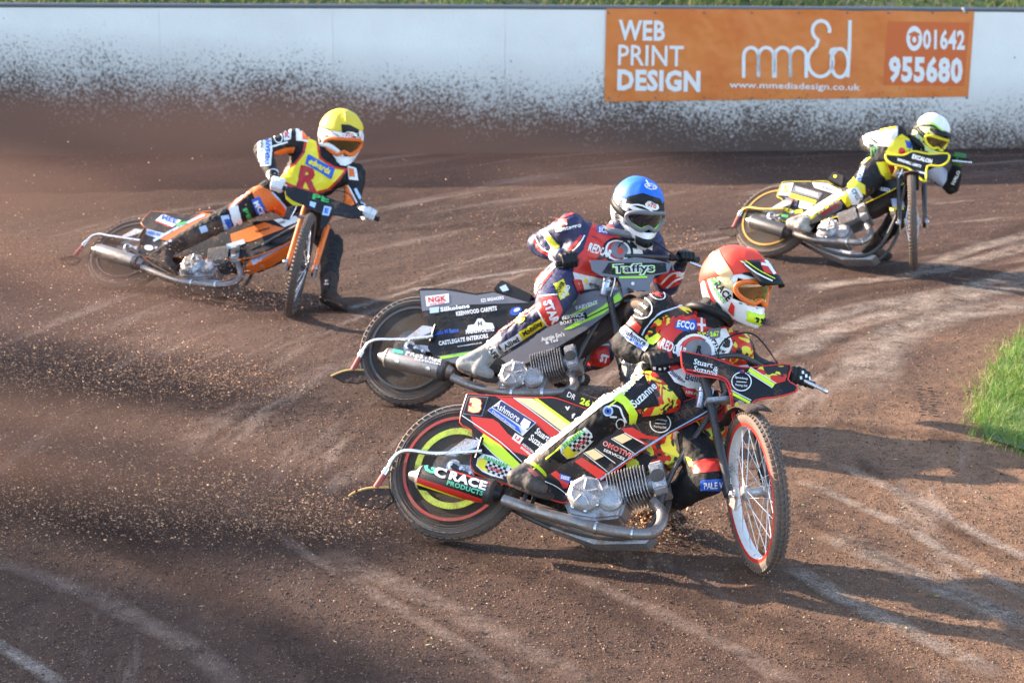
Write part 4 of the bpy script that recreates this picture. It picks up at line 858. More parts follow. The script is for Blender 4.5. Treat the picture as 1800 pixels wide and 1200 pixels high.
r2 = dict(bike=b2, suit=CLB, boot=MUD, glove=mat('white glove', (.68, .68, .70), .6, dirt=.25), cuff=mat('white glove', (.7, .7, .7)), brace=WHITE, fold=.014,
  j=dict(pelvis=(505, 352, .0), hipR=(482, 340, .10), hipL=(520, 365, -.10), kneeR=(398, 382, .26), ankleR=(292, 440, .22), heelR=(266, 458, .24), toeR=(306, 480, .24),
         kneeL=('g', 582, 430, .47), ankleL=('g', 578, 512, .12), heelL=('g', 566, 530, .04), toeL=('g', 604, 544, .03),
         neck=(580, 276, .0), shoulderR=(520, 246, .12), shoulderL=(622, 306, -.12), elbowR=(462, 264, .18), elbowL=(620, 362, -.12), head=(599, 240, .02)),
  helmet=dict(fwd=(.20, -.90, -.30), up=(.0, .32, .95), shell=SHW, cap=CAPY, goggle=ORANGE, lens=LORG, strap=WHITE, vent=SHW, peak=None, brow=WHITE, capline=(36, 2), sc=1.32))
rider(r2, 'rider in yellow helmet and black and orange suit trailing at the left of the bend')

# ------------------------------------------------------------------ print and lettering on bikes and riders
SKY = mat('pale blue print', (.45, .58, .80), .5, dirt=.15); LILAC = mat('lilac cloth', (.46, .50, .66), .6, dirt=.2); DRED = mat('deep red print', (.45, .015, .02), .5, dirt=.2); PALEY = mat('pale yellow', (.80, .74, .36), .5)
def deco(T, items):
    """items: ('p', points, material, layer, name) or ('t', text, x, y, w, h, angle, material, layer, bold) or ('s', points, width, material, layer) or ('r', x, y, rx, ry, angle, hole, material, layer)"""
    tree, par, me_ = T
    for it in items:
        k = it[0]
        if k == 'p': poly(it[1], tree, it[2], par, it[4] if len(it) > 4 else 'printed_patch', it[3] if len(it) > 3 else 1, me_)
        elif k == 't': write(it[1], it[2], it[3], it[4], it[5], it[6], tree, it[7], par, it[8] if len(it) > 8 else 4, it[9] if len(it) > 9 else .03, maxe=min(me_, 4))
        elif k == 's': v_, f_ = stroke([(p.x, p.y) for p in spline([(x, y, 0) for x, y in it[1]], 4)], it[2]); lay(v_, f_, tree, it[3], par, 'stripe', it[4] if len(it) > 4 else 2, me_)
        elif k == 'r': v_, f_ = circ(it[1], it[2], it[3], it[4], it[5], 28, it[6]); lay(v_, f_, tree, it[7], par, 'emblem', it[8] if len(it) > 8 else 3, me_)
def checker(x, y, w, h, ang, T, layer=3, nx=6, ny=4):
    tree, par, me_ = T; ca, sa = math.cos(R(ang)), math.sin(R(ang)); v, f = [], []
    for i in range(nx):
        for j in range(ny):
            if (i+j) % 2: continue
            k = len(v)
            for a, b in ((0, 0), (1, 0), (1, 1), (0, 1)):
                X, Y = ((i+a)/nx-.5)*w, ((j+b)/ny-.5)*h; v.append((x+X*ca+Y*sa, y-X*sa+Y*ca))
            f.append((k, k+1, k+2, k+3))
    lay(v, f, tree, BLACKP, par, 'checks', layer, me_)
def banana(x, y, s, ang, T):
    ca, sa = math.cos(R(ang)), math.sin(R(ang)); Q = lambda a, b: (x+s*(a*ca+b*sa), y+s*(-a*sa+b*ca))
    deco(T, [('p', [Q(*p) for p in ((-32, -4), (-26, -15), (-8, -18), (12, -15), (30, -13), (32, 2), (26, 14), (4, 17), (-16, 16), (-30, 10))], WHITE, 2, 'logo')])
    checker(*Q(8, 3), 42*s, 20*s, ang, T, 3, 8, 4)
    deco(T, [('p', [Q(*p) for p in ((-30, -2), (-22, -8), (-12, -4), (-14, 6), (-4, 12), (-20, 13), (-29, 8))], YELP, 4, 'logo'), ('t', 'BANANAS', *Q(2, -10), 46*s, 8*s, ang, GREEN, 4, .06), ('t', 'racing', *Q(8, 4), 26*s, 9*s, ang, RED, 5, .03)])
def roundlogo(x, y, r, T, ry=None):
    ry = ry or r; deco(T, [('r', x, y, r, ry, 0, .90, WHITE, 3), ('t', 'Speedway', x, y-ry*.35, r*1.3, ry*.3, -8, WHITE, 3, .01), ('t', 'Racing DK', x, y+ry*.42, r*1.2, ry*.28, -8, WHITE, 3, .01), ('s', [(x-r*.5, y), (x+r*.5, y+ry*.08)], 1.2, WHITE, 3),
        ('p', [(x-r*.35, y-ry*1.05), (x, y-ry*1.25), (x+r*.3, y-ry*.95), (x, y-ry*.8)], NAVY, 4, 'logo'), ('p', [(x-r*.1, y-ry*1.1), (x+r*.25, y-ry*1.2), (x+r*.2, y-ry*.9)], RED, 5, 'logo')]); checker(x+r*.5, y-ry*.95, r*.6, ry*.35, -8, T, 4, 4, 3)

# ---- bike 1
o = b1['out']; T1 = (bvh(o['panel']), o['panel'], 0)
deco(T1, [('p', [(823, 695), (859, 697), (848, 732), (813, 728)], GREYP, 1), ('p', [(825, 697), (857, 699), (846, 730), (815, 726)], BLACKP, 2, 'number_board'), ('t', '3', 836, 713, 25, 29, -8, RED, 3, .14), ('t', '3', 836, 713, 22, 26, -8, PALEY, 4, .09),
  ('p', [(827, 731), (848, 734), (866, 736), (877, 743), (893, 762), (939, 797), (1000, 845), (1000, 852), (985, 846), (928, 802), (893, 790), (856, 768), (832, 747)], RED),
  ('p', [(872, 697), (901, 699), (960, 742), (1004, 776), (996, 786), (971, 771), (944, 747), (883, 704)], RED), ('p', [(905, 699), (936, 700), (975, 724), (1010, 752), (1000, 764), (984, 755), (955, 733)], CREAM), ('s', [(903, 699), (953, 735), (1000, 771)], 1.6, WHITE, 2),
  ('p', [(938, 700), (945, 700), (1016, 752), (1010, 755)], YEL, 2),
  ('p', [(881, 703), (943, 743), (919, 766), (857, 721)], WHITE, 2), ('p', [(882, 705), (941, 743), (927, 756), (866, 716)], NAVY, 3), ('p', [(865, 717), (900, 741), (912, 750), (918, 764), (858, 721)], BLUE, 4), ('t', 'Ashmore', 893, 724, 50, 12, -33, WHITE, 5, .01), ('t', 'Chartered Surveyors', 886, 738, 50, 5, -36, WHITE, 5, .01), ('p', [(915, 745), (922, 735), (934, 742), (930, 752), (921, 757)], WHITE, 5, 'logo'),
  ('p', [(906, 761), (921, 770), (914, 781), (900, 771)], WHITE, 3), ('t', 'LJ', 910, 771, 10, 8, -30, RED, 4, .05), ('t', 'AGRICULTURAL', 929, 788, 26, 4, -38, WHITE, 4), ('t', 'ENGINEERS', 925, 793, 22, 4, -38, WHITE, 4),
  ('t', 'Stuart&', 957, 766, 34, 12, -34, WHITE, 4, .02), ('t', 'Suzanne', 949, 779, 40, 12, -34, WHITE, 4, .02),
  ('p', [(811, 733), (829, 742), (850, 761), (843, 773), (830, 762), (813, 748)], CREAM, 2), ('p', [(850, 762), (880, 782), (915, 816), (940, 836), (930, 844), (905, 826), (870, 800), (843, 774)], YEL, 2), ('s', [(812, 730), (852, 757), (884, 780), (918, 812)], 1.5, WHITE, 3), ('s', [(813, 751), (845, 776), (872, 802), (908, 829)], 1.3, WHITE, 3),
  ('p', [(960, 848), (975, 855), (997, 873), (993, 884), (975, 878), (960, 866)], YEL, 2), ('s', [(958, 846), (978, 855), (999, 871)], 1.3, WHITE, 3), ('p', [(979, 836), (1001, 846), (998, 858), (990, 858)], DRED, 2),
  ('p', [(1077, 770), (1096, 762), (1140, 786), (1121, 798)], YEL, 2), ('p', [(1077, 770), (1096, 762), (1112, 771), (1094, 780)], CREAM, 3), ('s', [(1098, 761), (1142, 785)], 1.5, WHITE, 3), ('s', [(1075, 771), (1119, 799)], 1.5, WHITE, 3),
  ('p', [(1028, 795), (1044, 789), (1089, 822), (1074, 831)], YEL, 2), ('p', [(1028, 795), (1044, 789), (1062, 802), (1046, 809)], CREAM, 3), ('s', [(1026, 796), (1072, 832)], 1.3, WHITE, 3), ('s', [(1046, 788), (1091, 821)], 1.3, WHITE, 3),
  ('p', [(1092, 753), (1112, 751), (1136, 765), (1159, 768), (1148, 779), (1138, 785), (1100, 762)], RED, 2), ('p', [(1010, 811), (1023, 804), (1066, 831), (1053, 842)], RED, 2),
  ('t', 'OMOTIVE', 1086, 790, 56, 9, -25, WHITE, 3, .05), ('t', 'OMOTIVE', 1086, 790, 54, 8, -25, RED, 4, .02), ('t', 'SERVICES', 1080, 799, 40, 5, -25, WHITE, 4, .02), ('p', [(985, 832), (1004, 838), (1002, 849), (984, 842)], BLUE, 3), ('t', 'DEESE', 994, 840, 15, 6, -15, WHITE, 4, .03),
  ('s', [(1055, 842), (1150, 776), (1245, 722), (1262, 703)], 2.0, SKY, 3), ('t', 'v', 998, 718, 9, 7, 0, WHITE, 3, .08), ('t', 'f', 1008, 731, 6, 9, -10, WHITE, 3, .08)])
banana(867, 820, .95, -22, T1); roundlogo(1161, 744, 19, T1, 17)
for k in range(6): deco(T1, [('s', [(1115+k*22, 742-k*8), (1130+k*22, 765-k*9)], .7, GREYP, 2), ])
deco((bvh(o['pad']), o['pad'], 0), [('t', '261', 1032, 708, 24, 12, -20, YEL, 3, .05), ('t', 'DR', 1005, 696, 15, 9, -25, WHITE, 3, 0.), ('s', [(979, 699), (996, 682)], 3, YEL, 2)])
TS = (bvh(o['sil']), o['sil'], 5)
deco(TS, [('p', [(734, 838), (850, 877), (847, 890), (731, 850)], RED, 1), ('s', [(733, 849), (790, 868), (849, 888)], 2.4, YELP, 3), ('t', 'G', 757, 822, 24, 19, -14, MINT, 3, .06), ('t', 'C', 774, 831, 22, 17, -16, WHITE, 4, .06), ('t', 'RACE', 823, 845, 68, 15, -17, WHITE, 3, .08), ('t', 'PRODUCTS', 818, 857, 66, 8, -17, MINT, 3, .03), ('s', [(738, 812), (800, 830), (862, 850)], 2.5, RED, 2)])
T1 = (bvh(o['plate']), o['plate'], 0)
deco(T1, [('t', 'Stuart', 1236, 639, 34, 10, -12, WHITE, 3, .015), ('t', '&', 1258, 649, 9, 9, -12, WHITE, 3, .015), ('t', 'Suzanne', 1240, 652, 42, 10, -12, WHITE, 3, .015), ('p', [(1336, 645), (1386, 643), (1380, 670), (1358, 676), (1325, 652)], CAMO, 2),
  ('s', [(1316, 650), (1360, 678)], 7, YEL, 3), ('s', [(1318, 646), (1363, 674)], 1.5, WHITE, 4), ('s', [(1313, 654), (1357, 682)], 1.5, WHITE, 4), ('s', [(1284, 690), (1318, 708)], 5, YEL, 2), ('s', [(1285, 686), (1320, 704)], 1.5, WHITE, 3), ('s', [(1206, 650), (1260, 660), (1280, 672), (1287, 700), (1292, 740)], 3.5, RED, 3)])
roundlogo(1303, 671, 18, T1, 17); banana(1302, 717, .42, -40, T1)
LG = (bvh(o['leg']), o['leg'], 4)
deco(LG, [('p', [(1278, 758), (1300, 754), (1300, 764), (1279, 768)], RED, 1), ('s', [(1279, 764), (1299, 758)], 2, YEL, 2), ('p', [(1279, 780), (1301, 780), (1301, 808), (1281, 808)], BLUE, 1), ('t', 'Ashmore', 1291, 795, 24, 6, 88, WHITE, 3, 0.), ('p', [(1282, 822), (1302, 822), (1302, 850), (1284, 850)], WHITE, 1), ('t', 'racing', 1293, 836, 22, 6, 88, RED, 3, .02), ('p', [(1270, 700), (1298, 700), (1299, 745), (1272, 745)], GREYP, 1)])
# ---- bike 3
o = b3['out']; T3 = (bvh(o['panel']), o['panel'], 0)
deco(T3, [('p', [(738, 511), (782, 510), (838, 519), (868, 514), (896, 522), (930, 532), (810, 536), (755, 545), (742, 547)], GREYP, 1), ('p', [(748, 521), (789, 516), (790, 532), (750, 539)], WHITE, 2), ('t', 'NGK', 769, 526, 32, 10, 6, RED, 3, .05), ('t', 'SPARK PLUGS', 769, 534, 26, 3, 8, RED, 3),
  ('p', [(755, 541), (772, 539), (772, 549), (756, 551)], SKY, 2), ('t', 'Silkolene', 800, 541, 52, 8, 8, WHITE, 3, .05), ('p', [(742, 553), (785, 550), (810, 541), (885, 531), (932, 531), (932, 536), (880, 537), (812, 549), (792, 560), (872, 546), (810, 564), (775, 577), (756, 578), (751, 560)], LIME, 2),
  ('r', 771, 562, 13, 12, 0, .86, BLACKP, 3), ('t', 'FACTORY', 771, 559, 26, 6, 10, BLACKP, 4, .04), ('t', 'COATING', 772, 566, 26, 6, 10, BLACKP, 4, .04), ('p', [(790, 558), (806, 547), (880, 536), (872, 546)], BLACKP, 3), ('t', 'KEENWOOD CARPETS', 838, 547, 72, 8, 8, WHITE, 4, .04), ('t', 'EZI BREAKERS', 866, 526, 40, 6, 8, WHITE, 3, .03),
  ('p', [(820, 583), (823, 572), (834, 570), (840, 560), (848, 560), (854, 567), (866, 568), (870, 577)], WHITE, 2, 'crest'), ('t', 'H', 844, 569, 7, 8, 5, BLACKP, 4, .04), ('t', 'HAINSWORTHS', 844, 581, 50, 8, 6, WHITE, 3, .05), ('t', 'Colin M Eaton', 785, 583, 44, 8, 8, BLUE, 3, .06), ('t', 'CASTLEGATE INTERIORS', 815, 597, 88, 8, 9, WHITE, 3, .04), ('t', 'www.castlegate.co.uk', 826, 606, 44, 3, 9, WHITE, 3),
  ('p', [(768, 626), (835, 615), (870, 618), (850, 650), (780, 634)], GREYP, 1), ('s', [(774, 629), (830, 620)], 5, LIME, 2), ('r', 907, 547, 11, 7, 20, 0, BLUE, 3), ('r', 909, 545, 6, 3, 20, 0, WHITE, 4),
  ('p', [(983, 528), (1040, 512), (1090, 508), (1098, 527), (1030, 580), (960, 622), (905, 648), (880, 630), (930, 600), (960, 560)], GREYP, 1), ('p', [(983, 555), (1008, 524), (1013, 529), (997, 547)], LIME, 2), ('p', [(990, 580), (1060, 538), (1088, 514), (1094, 525), (1060, 552), (1004, 578)], LIME, 2), ('s', [(1000, 556), (1050, 532)], 3, LIME, 2), ('s', [(1020, 565), (1090, 530)], 2, BLACKP, 3),
  ('t', 'FABVENT', 1032, 537, 40, 7, 16, WHITE, 4, .03), ('p', [(983, 559), (1030, 549), (1034, 560), (985, 571)], BLACKP, 3), ('t', 'BERWICK', 1008, 556, 40, 7, 10, WHITE, 4, .04), ('t', 'BOAT TRIPS', 1007, 565, 44, 6, 10, WHITE, 4, .03), ('t', "Auntie Em's", 972, 592, 42, 8, 14, WHITE, 4, .03), ('t', '& Ted', 970, 600, 22, 6, 14, WHITE, 4, .03)])
deco((bvh(o['pad']), o['pad'], 0), [('p', [(878, 505), (889, 500), (895, 510), (884, 513)], SKY, 2, 'logo')])
deco((bvh(o['sil']), o['sil'], 5), [('p', [(692, 609), (710, 613), (708, 623), (690, 619)], MINT, 2), ('t', 'PRESTIGE', 745, 627, 64, 8, -12, WHITE, 3, .02), ('t', 'REFINISH', 752, 636, 46, 4, -12, WHITE, 3, .01), ('r', 698, 634, 4, 4, 0, 0, STEEL, 3), ('r', 752, 648, 4, 4, 0, 0, STEEL, 3)])
deco((bvh(o['plate']), o['plate'], 0), [('p', [(1094, 503), (1143, 502), (1140, 528), (1098, 528)], LIME, 1), ('s', [(1088, 488), (1150, 487)], 3, LIME, 2), ('p', [(1104, 512), (1134, 511), (1128, 524), (1106, 526)], BLACKP, 2), ('p', [(1070, 462), (1170, 462), (1172, 478), (1148, 482), (1086, 484), (1058, 480)], BLACKP, 1), ('t', 'Taffys', 1114, 474, 76, 22, 2, LIME, 2, .14), ('t', 'Taffys', 1114, 474, 73, 20, 2, WHITE, 3, .09), ('t', 'Taffys', 1114, 474, 70, 18, 2, BLACKP, 4, .02), ('r', 1112, 499, 3, 3, 0, 0, WHITE, 4)])
# ---- bike 4
o = b4['out']; T4 = (bvh(o['panel']), o['panel'], 0)
deco(T4, [('p', [(1376, 323), (1395, 322), (1388, 344), (1368, 343)], WHITE, 2, 'number_board'), ('t', '5', 1382, 333, 11, 14, -8, YELP, 3, .08), ('p', [(1397, 326), (1446, 340), (1439, 351), (1391, 338)], GREYP, 2), ('t', 'WINDMILL', 1419, 338, 42, 7, -16, WHITE, 3, .06), ('p', [(1389, 339), (1436, 353), (1432, 360), (1386, 346)], YELP, 2), ('p', [(1428, 321), (1455, 323), (1478, 335), (1472, 342), (1432, 330)], WHITE, 2), ('t', 'TARMAC', 1452, 331, 36, 6, -18, GREYP, 3, .04),
  ('p', [(1380, 347), (1403, 351), (1401, 363), (1385, 361)], GREYP, 2), ('p', [(1388, 352), (1399, 353), (1397, 359), (1387, 358)], RED, 3), ('p', [(1407, 352), (1430, 358), (1424, 369), (1404, 365)], WHITE, 2), ('p', [(1378, 364), (1395, 370), (1410, 368), (1412, 374), (1395, 376), (1378, 371)], YELP, 2), ('p', [(1371, 374), (1404, 377), (1396, 390), (1367, 382)], SKY, 2), ('t', 'eco', 1380, 380, 12, 5, -10, GREEN, 3, .05), ('p', [(1366, 382), (1391, 389), (1391, 393), (1365, 386)], YELP, 3),
  ('p', [(1522, 337), (1550, 342), (1545, 350), (1528, 350)], YELP, 2), ('p', [(1518, 347), (1546, 352), (1536, 360)], YELP, 2), ('t', 'SPEED', 1552, 333, 26, 6, -10, WHITE, 3, .04)])
deco((bvh(o['plate']), o['plate'], 0), [('t', 'EXCALON', 1621, 280, 36, 8, -15, WHITE, 3, .05), ('t', 'WINDMILL LIMITS', 1598, 287, 44, 5, -17, WHITE, 3, .05), ('s', [(1612, 302), (1628, 306)], 3, WHITE, 3)])
deco((bvh(o['pad']), o['pad'], 0), [('p', [(1466, 308), (1471, 308), (1470, 313), (1465, 312)], YELP, 2, 'logo')])
# ---- bike 2
o = b2['out']; T2 = (bvh(o['panel']), o['panel'], 0)
deco(T2, [('p', [(286, 377), (319, 388), (303, 400), (273, 388)], WHITE, 2), ('t', 'MEE', 298, 386, 28, 9, -18, BLUE, 3, .06), ('s', [(274, 389), (302, 400)], 2.5, RED, 3), ('p', [(259, 403), (290, 411), (281, 421), (256, 412)], SKY, 2), ('t', 'LEISURE', 272, 411, 22, 6, -16, BLUE, 3, .04),
  ('p', [(355, 374), (380, 378), (388, 384), (296, 424), (278, 420), (318, 398)], ORANGE, 2), ('s', [(270, 424), (315, 399), (360, 378)], 4, SKY, 3), ('s', [(310, 396), (328, 392)], 5, GREEN, 4), ('p', [(252, 418), (277, 424), (268, 431), (256, 433), (254, 448), (243, 449), (240, 436), (246, 425)], ORANGE, 3), ('r', 262, 436, 8, 5, -10, 0, WHITE, 4), ('p', [(252, 414), (276, 420), (272, 426), (250, 421)], WHITE, 4),
  ('p', [(405, 412), (465, 391), (500, 402), (440, 425), (408, 428)], ORANGE, 2), ('t', 'Racing', 462, 405, 26, 6, 15, BLACKP, 4), ('p', [(398, 430), (428, 421), (432, 428), (402, 439)], SKY, 3), ('p', [(436, 430), (490, 406), (530, 395), (526, 402), (470, 426), (440, 440)], BLACKP, 3), ('p', [(481, 387), (520, 380), (530, 388), (500, 400)], WHITE, 3), ('t', 'HOLLAND', 490, 393, 24, 5, 12, BLACKP, 4)])
deco((bvh(o['strip']), o['strip'], 5), [('p', [(440, 455), (470, 440), (500, 424), (515, 426), (470, 450), (445, 466)], LILAC, 2)])
deco((bvh(o['plate']), o['plate'], 0), [('p', [(541, 341), (548, 337), (585, 346), (589, 354), (583, 360), (546, 352)], SKY, 2), ('t', 'PE', 564, 349, 30, 10, -13, GREEN, 3, .12), ('p', [(570, 362), (583, 365), (578, 380), (566, 378)], SKY, 2), ('t', 'E', 574, 371, 7, 9, -13, BLUE, 3, .06), ('p', [(545, 354), (556, 357), (553, 366), (544, 362)], SKY, 2)])

# ---- rider 1
o = r1['out']; BD = (bvh(o['body']), o['body'], 4.2)
deco(BD, [('p', [(1155, 600), (1164, 572), (1179, 549), (1221, 536), (1227, 571), (1259, 578), (1280, 571), (1307, 584), (1320, 603), (1320, 634), (1296, 650), (1267, 646), (1227, 650), (1200, 660), (1175, 650), (1160, 620)], RED, 1, 'race_bib'),
  ('p', [(1133, 592), (1150, 565), (1168, 551), (1190, 540), (1222, 533), (1226, 552), (1187, 560), (1160, 580), (1150, 600), (1138, 602)], CAMO, 2), ('p', [(1280, 571), (1307, 582), (1322, 600), (1324, 632), (1298, 648), (1277, 630), (1291, 603), (1280, 584)], CAMO, 2), ('p', [(1140, 595), (1157, 585), (1163, 592), (1150, 606), (1136, 604)], YEL, 3),
  ('p', [(1243, 584), (1275, 577), (1289, 605), (1272, 632), (1250, 625), (1240, 600)], WHITE, 3), ('r', 1222, 617, 42, 38, -10, .80, BLACKP, 3), ('r', 1222, 617, 34, 30, -10, .85, WHITE, 4), ('r', 1226, 618, 24, 22, -10, 0, GREYP, 4), ('t', 'R', 1229, 615, 12, 15, -10, BLACKP, 6, .05),
  ('p', [(1188, 566), (1222, 562), (1224, 578), (1209, 584), (1186, 577)], BLUE, 3), ('t', 'ECCO', 1205, 572, 30, 12, -10, WHITE, 5, .07), ('p', [(1224, 558), (1240, 560), (1240, 584), (1225, 582)], RED, 3, 'flag'), ('s', [(1232, 559), (1232, 583)], 4, WHITE, 4), ('s', [(1224, 571), (1240, 572)], 4, WHITE, 4), ('p', [(1224, 583), (1242, 585), (1238, 593), (1228, 590)], YELP, 3),
  ('p', [(1245, 580), (1266, 576), (1264, 594), (1252, 598), (1244, 592)], GREYP, 5), ('t', '267', 1255, 588, 15, 9, 5, YEL, 6, .05), ('p', [(1268, 592), (1286, 598), (1279, 616), (1263, 610)], WHITE, 5, 'number'), ('t', '3', 1275, 604, 12, 16, -15, BLACKP, 7, .09), ('t', '#SW', 1266, 617, 15, 6, -15, BLACKP, 6, .04), ('t', 'REDCAR', 1184, 612, 44, 18, -22, WHITE, 6, .03),
  ('r', 1127, 541, 21, 19, -30, .90, WHITE, 3), ('t', 'Speedway', 1127, 535, 26, 8, -30, WHITE, 4, .01), ('t', 'Racing', 1122, 548, 20, 7, -30, WHITE, 4, .01), ('r', 1156, 518, 14, 9, -20, .85, WHITE, 3), ('t', 'DSRC', 1156, 518, 18, 7, -20, RED, 4, .05),
  ('p', [(1181, 512), (1213, 508), (1216, 523), (1184, 528)], WHITE, 3), ('t', 'LJ', 1189, 519, 10, 9, 5, RED, 4, .06), ('t', 'GEORGE', 1206, 513, 16, 4, 5, BLUE, 4), ('t', 'NORRIS', 1206, 518, 16, 4, 5, BLUE, 4),
  ('p', [(1086, 556), (1096, 548), (1110, 556), (1128, 574), (1122, 586), (1104, 570)], RED, 2), ('s', [(1128, 588), (1140, 570), (1165, 548), (1218, 532)], 2.5, SKY, 4), ('p', [(1085, 576), (1095, 568), (1114, 583), (1142, 606), (1134, 618), (1104, 600)], WHITE, 3), ('t', 'Ashmore', 1116, 592, 46, 10, -36, NAVY, 4, .03), ('t', 'CHARTERED', 1112, 600, 44, 6, -36, BLUE, 4, .05),
  ('p', [(1173, 655), (1200, 646), (1240, 655), (1234, 690), (1213, 684), (1185, 672)], WHITE, 3), ('t', 'Build', 1219, 664, 30, 13, -12, NAVY, 4, .03), ('t', 'Stirling', 1190, 664, 30, 9, -35, NAVY, 4, .03), ('p', [(1196, 680), (1226, 684), (1222, 700), (1205, 696)], RED, 4), ('t', 'REPAIR', 1213, 690, 20, 5, -8, WHITE, 5, .03),
  ('p', [(1131, 634), (1143, 642), (1120, 664), (1086, 700), (1060, 712), (1014, 748), (958, 793), (930, 815), (915, 815), (956, 774), (1006, 735), (1047, 698), (1078, 668), (1106, 644)], mat('white suit stripe', (.66, .64, .54), .6), 2), ('s', [(1143, 643), (1118, 668), (1086, 702), (1064, 720)], 2.5, YEL, 3), ('s', [(1020, 757), (964, 803), (938, 824)], 2.5, YEL, 3),
  ('t', 'Stuart&', 1108, 673, 52, 15, 44, WHITE, 3, .02), ('t', 'Suzanne', 1130, 694, 54, 15, 42, WHITE, 3, .02), ('p', [(1133, 650), (1152, 655), (1182, 688), (1196, 705), (1195, 725), (1160, 716), (1150, 694), (1136, 668)], CAMO, 2),
  ('p', [(1118, 720), (1160, 712), (1195, 712), (1195, 722), (1130, 732)], CAMO, 2), ('p', [(1077, 701), (1092, 692), (1110, 708), (1120, 728), (1116, 746), (1105, 744), (1104, 728), (1094, 711)], YEL, 3, 'knee_band'),
  ('r', 1069, 722, 9, 9, 0, .3, SKY, 3), ('r', 1069, 722, 6, 6, 0, .5, BLUE, 4), ('r', 1090, 744, 8, 9, 0, .8, WHITE, 3), ('s', [(1075, 712), (1088, 716), (1094, 730), (1100, 742)], 3, WHITE, 3), ('s', [(1072, 732), (1084, 732)], 3, WHITE, 3),
  ('p', [(1213, 812), (1240, 806), (1268, 806), (1269, 827), (1220, 832)], RED, 2, 'knee_band'), ('p', [(1232, 843), (1271, 841), (1273, 862), (1232, 861)], BLUE, 3), ('t', 'PALE V', 1254, 852, 32, 11, 2, WHITE, 4, .02), ('p', [(1206, 802), (1216, 806), (1220, 820), (1212, 818)], YEL, 3)])
banana(1014, 779, 1.0, 38, BD)
deco((bvh(o['body'], o['bootR']), o['bootR'], 7), [('s', [(914, 806), (934, 812), (955, 828), (964, 848)], 6, YEL, 4), ('p', [(925, 822), (938, 824), (948, 836), (940, 838)], PINK, 2)])
for gl, pts in (('gloveR', [(1150, 647), (1160, 649), (1169, 648), (1178, 646), (1152, 654), (1162, 656), (1171, 655)]), ('gloveL', [(1411, 655), (1417, 661), (1424, 665), (1408, 664), (1415, 670)])):
    deco((bvh(o[gl]), o[gl], 4), [('p', [(x-2.6, y-3), (x+2, y-3), (x+2.6, y+2.5), (x-2, y+2.5)], WHITE, 2, 'knuckle_pad') for x, y in pts])
HT = (bvh(o['helmet'], o['cap']), o['helmet'], 6); PK = (bvh(o['peak']), o['peak'], 6)
deco(HT, [('p', [(1247, 450), (1262, 436), (1270, 452), (1289, 481), (1280, 498), (1268, 488), (1252, 470)], mat('strap cream', (.80, .52, .28), .6), 3, 'goggle_strap'), ('s', [(1240, 490), (1252, 524), (1276, 552), (1298, 568)], 4.5, RED, 2), ('t', 'RACE', 1272, 511, 38, 13, -52, BLACKP, 3, .06), ('t', 'PRODUCTS', 1264, 518, 34, 6, -52, GREEN, 3, .05), ('t', 'GC', 1257, 494, 16, 12, -60, GREEN, 3, .05), ('p', [(1286, 530), (1292, 538), (1290, 556), (1280, 545)], RED, 3), ('p', [(1296, 520), (1318, 528), (1322, 538), (1300, 534)], GREYP, 2)])
deco(PK, [('p', [(1332, 452), (1356, 456), (1376, 484), (1344, 480)], RED, 1, 'flag'), ('s', [(1343, 454), (1362, 482)], 5, WHITE, 2), ('s', [(1338, 464), (1364, 469)], 4.5, WHITE, 2), ('s', [(1306, 462), (1330, 480), (1358, 494)], 2.5, WHITE, 2), ('s', [(1310, 458), (1334, 475), (1362, 490)], 1.5, YEL, 2)])
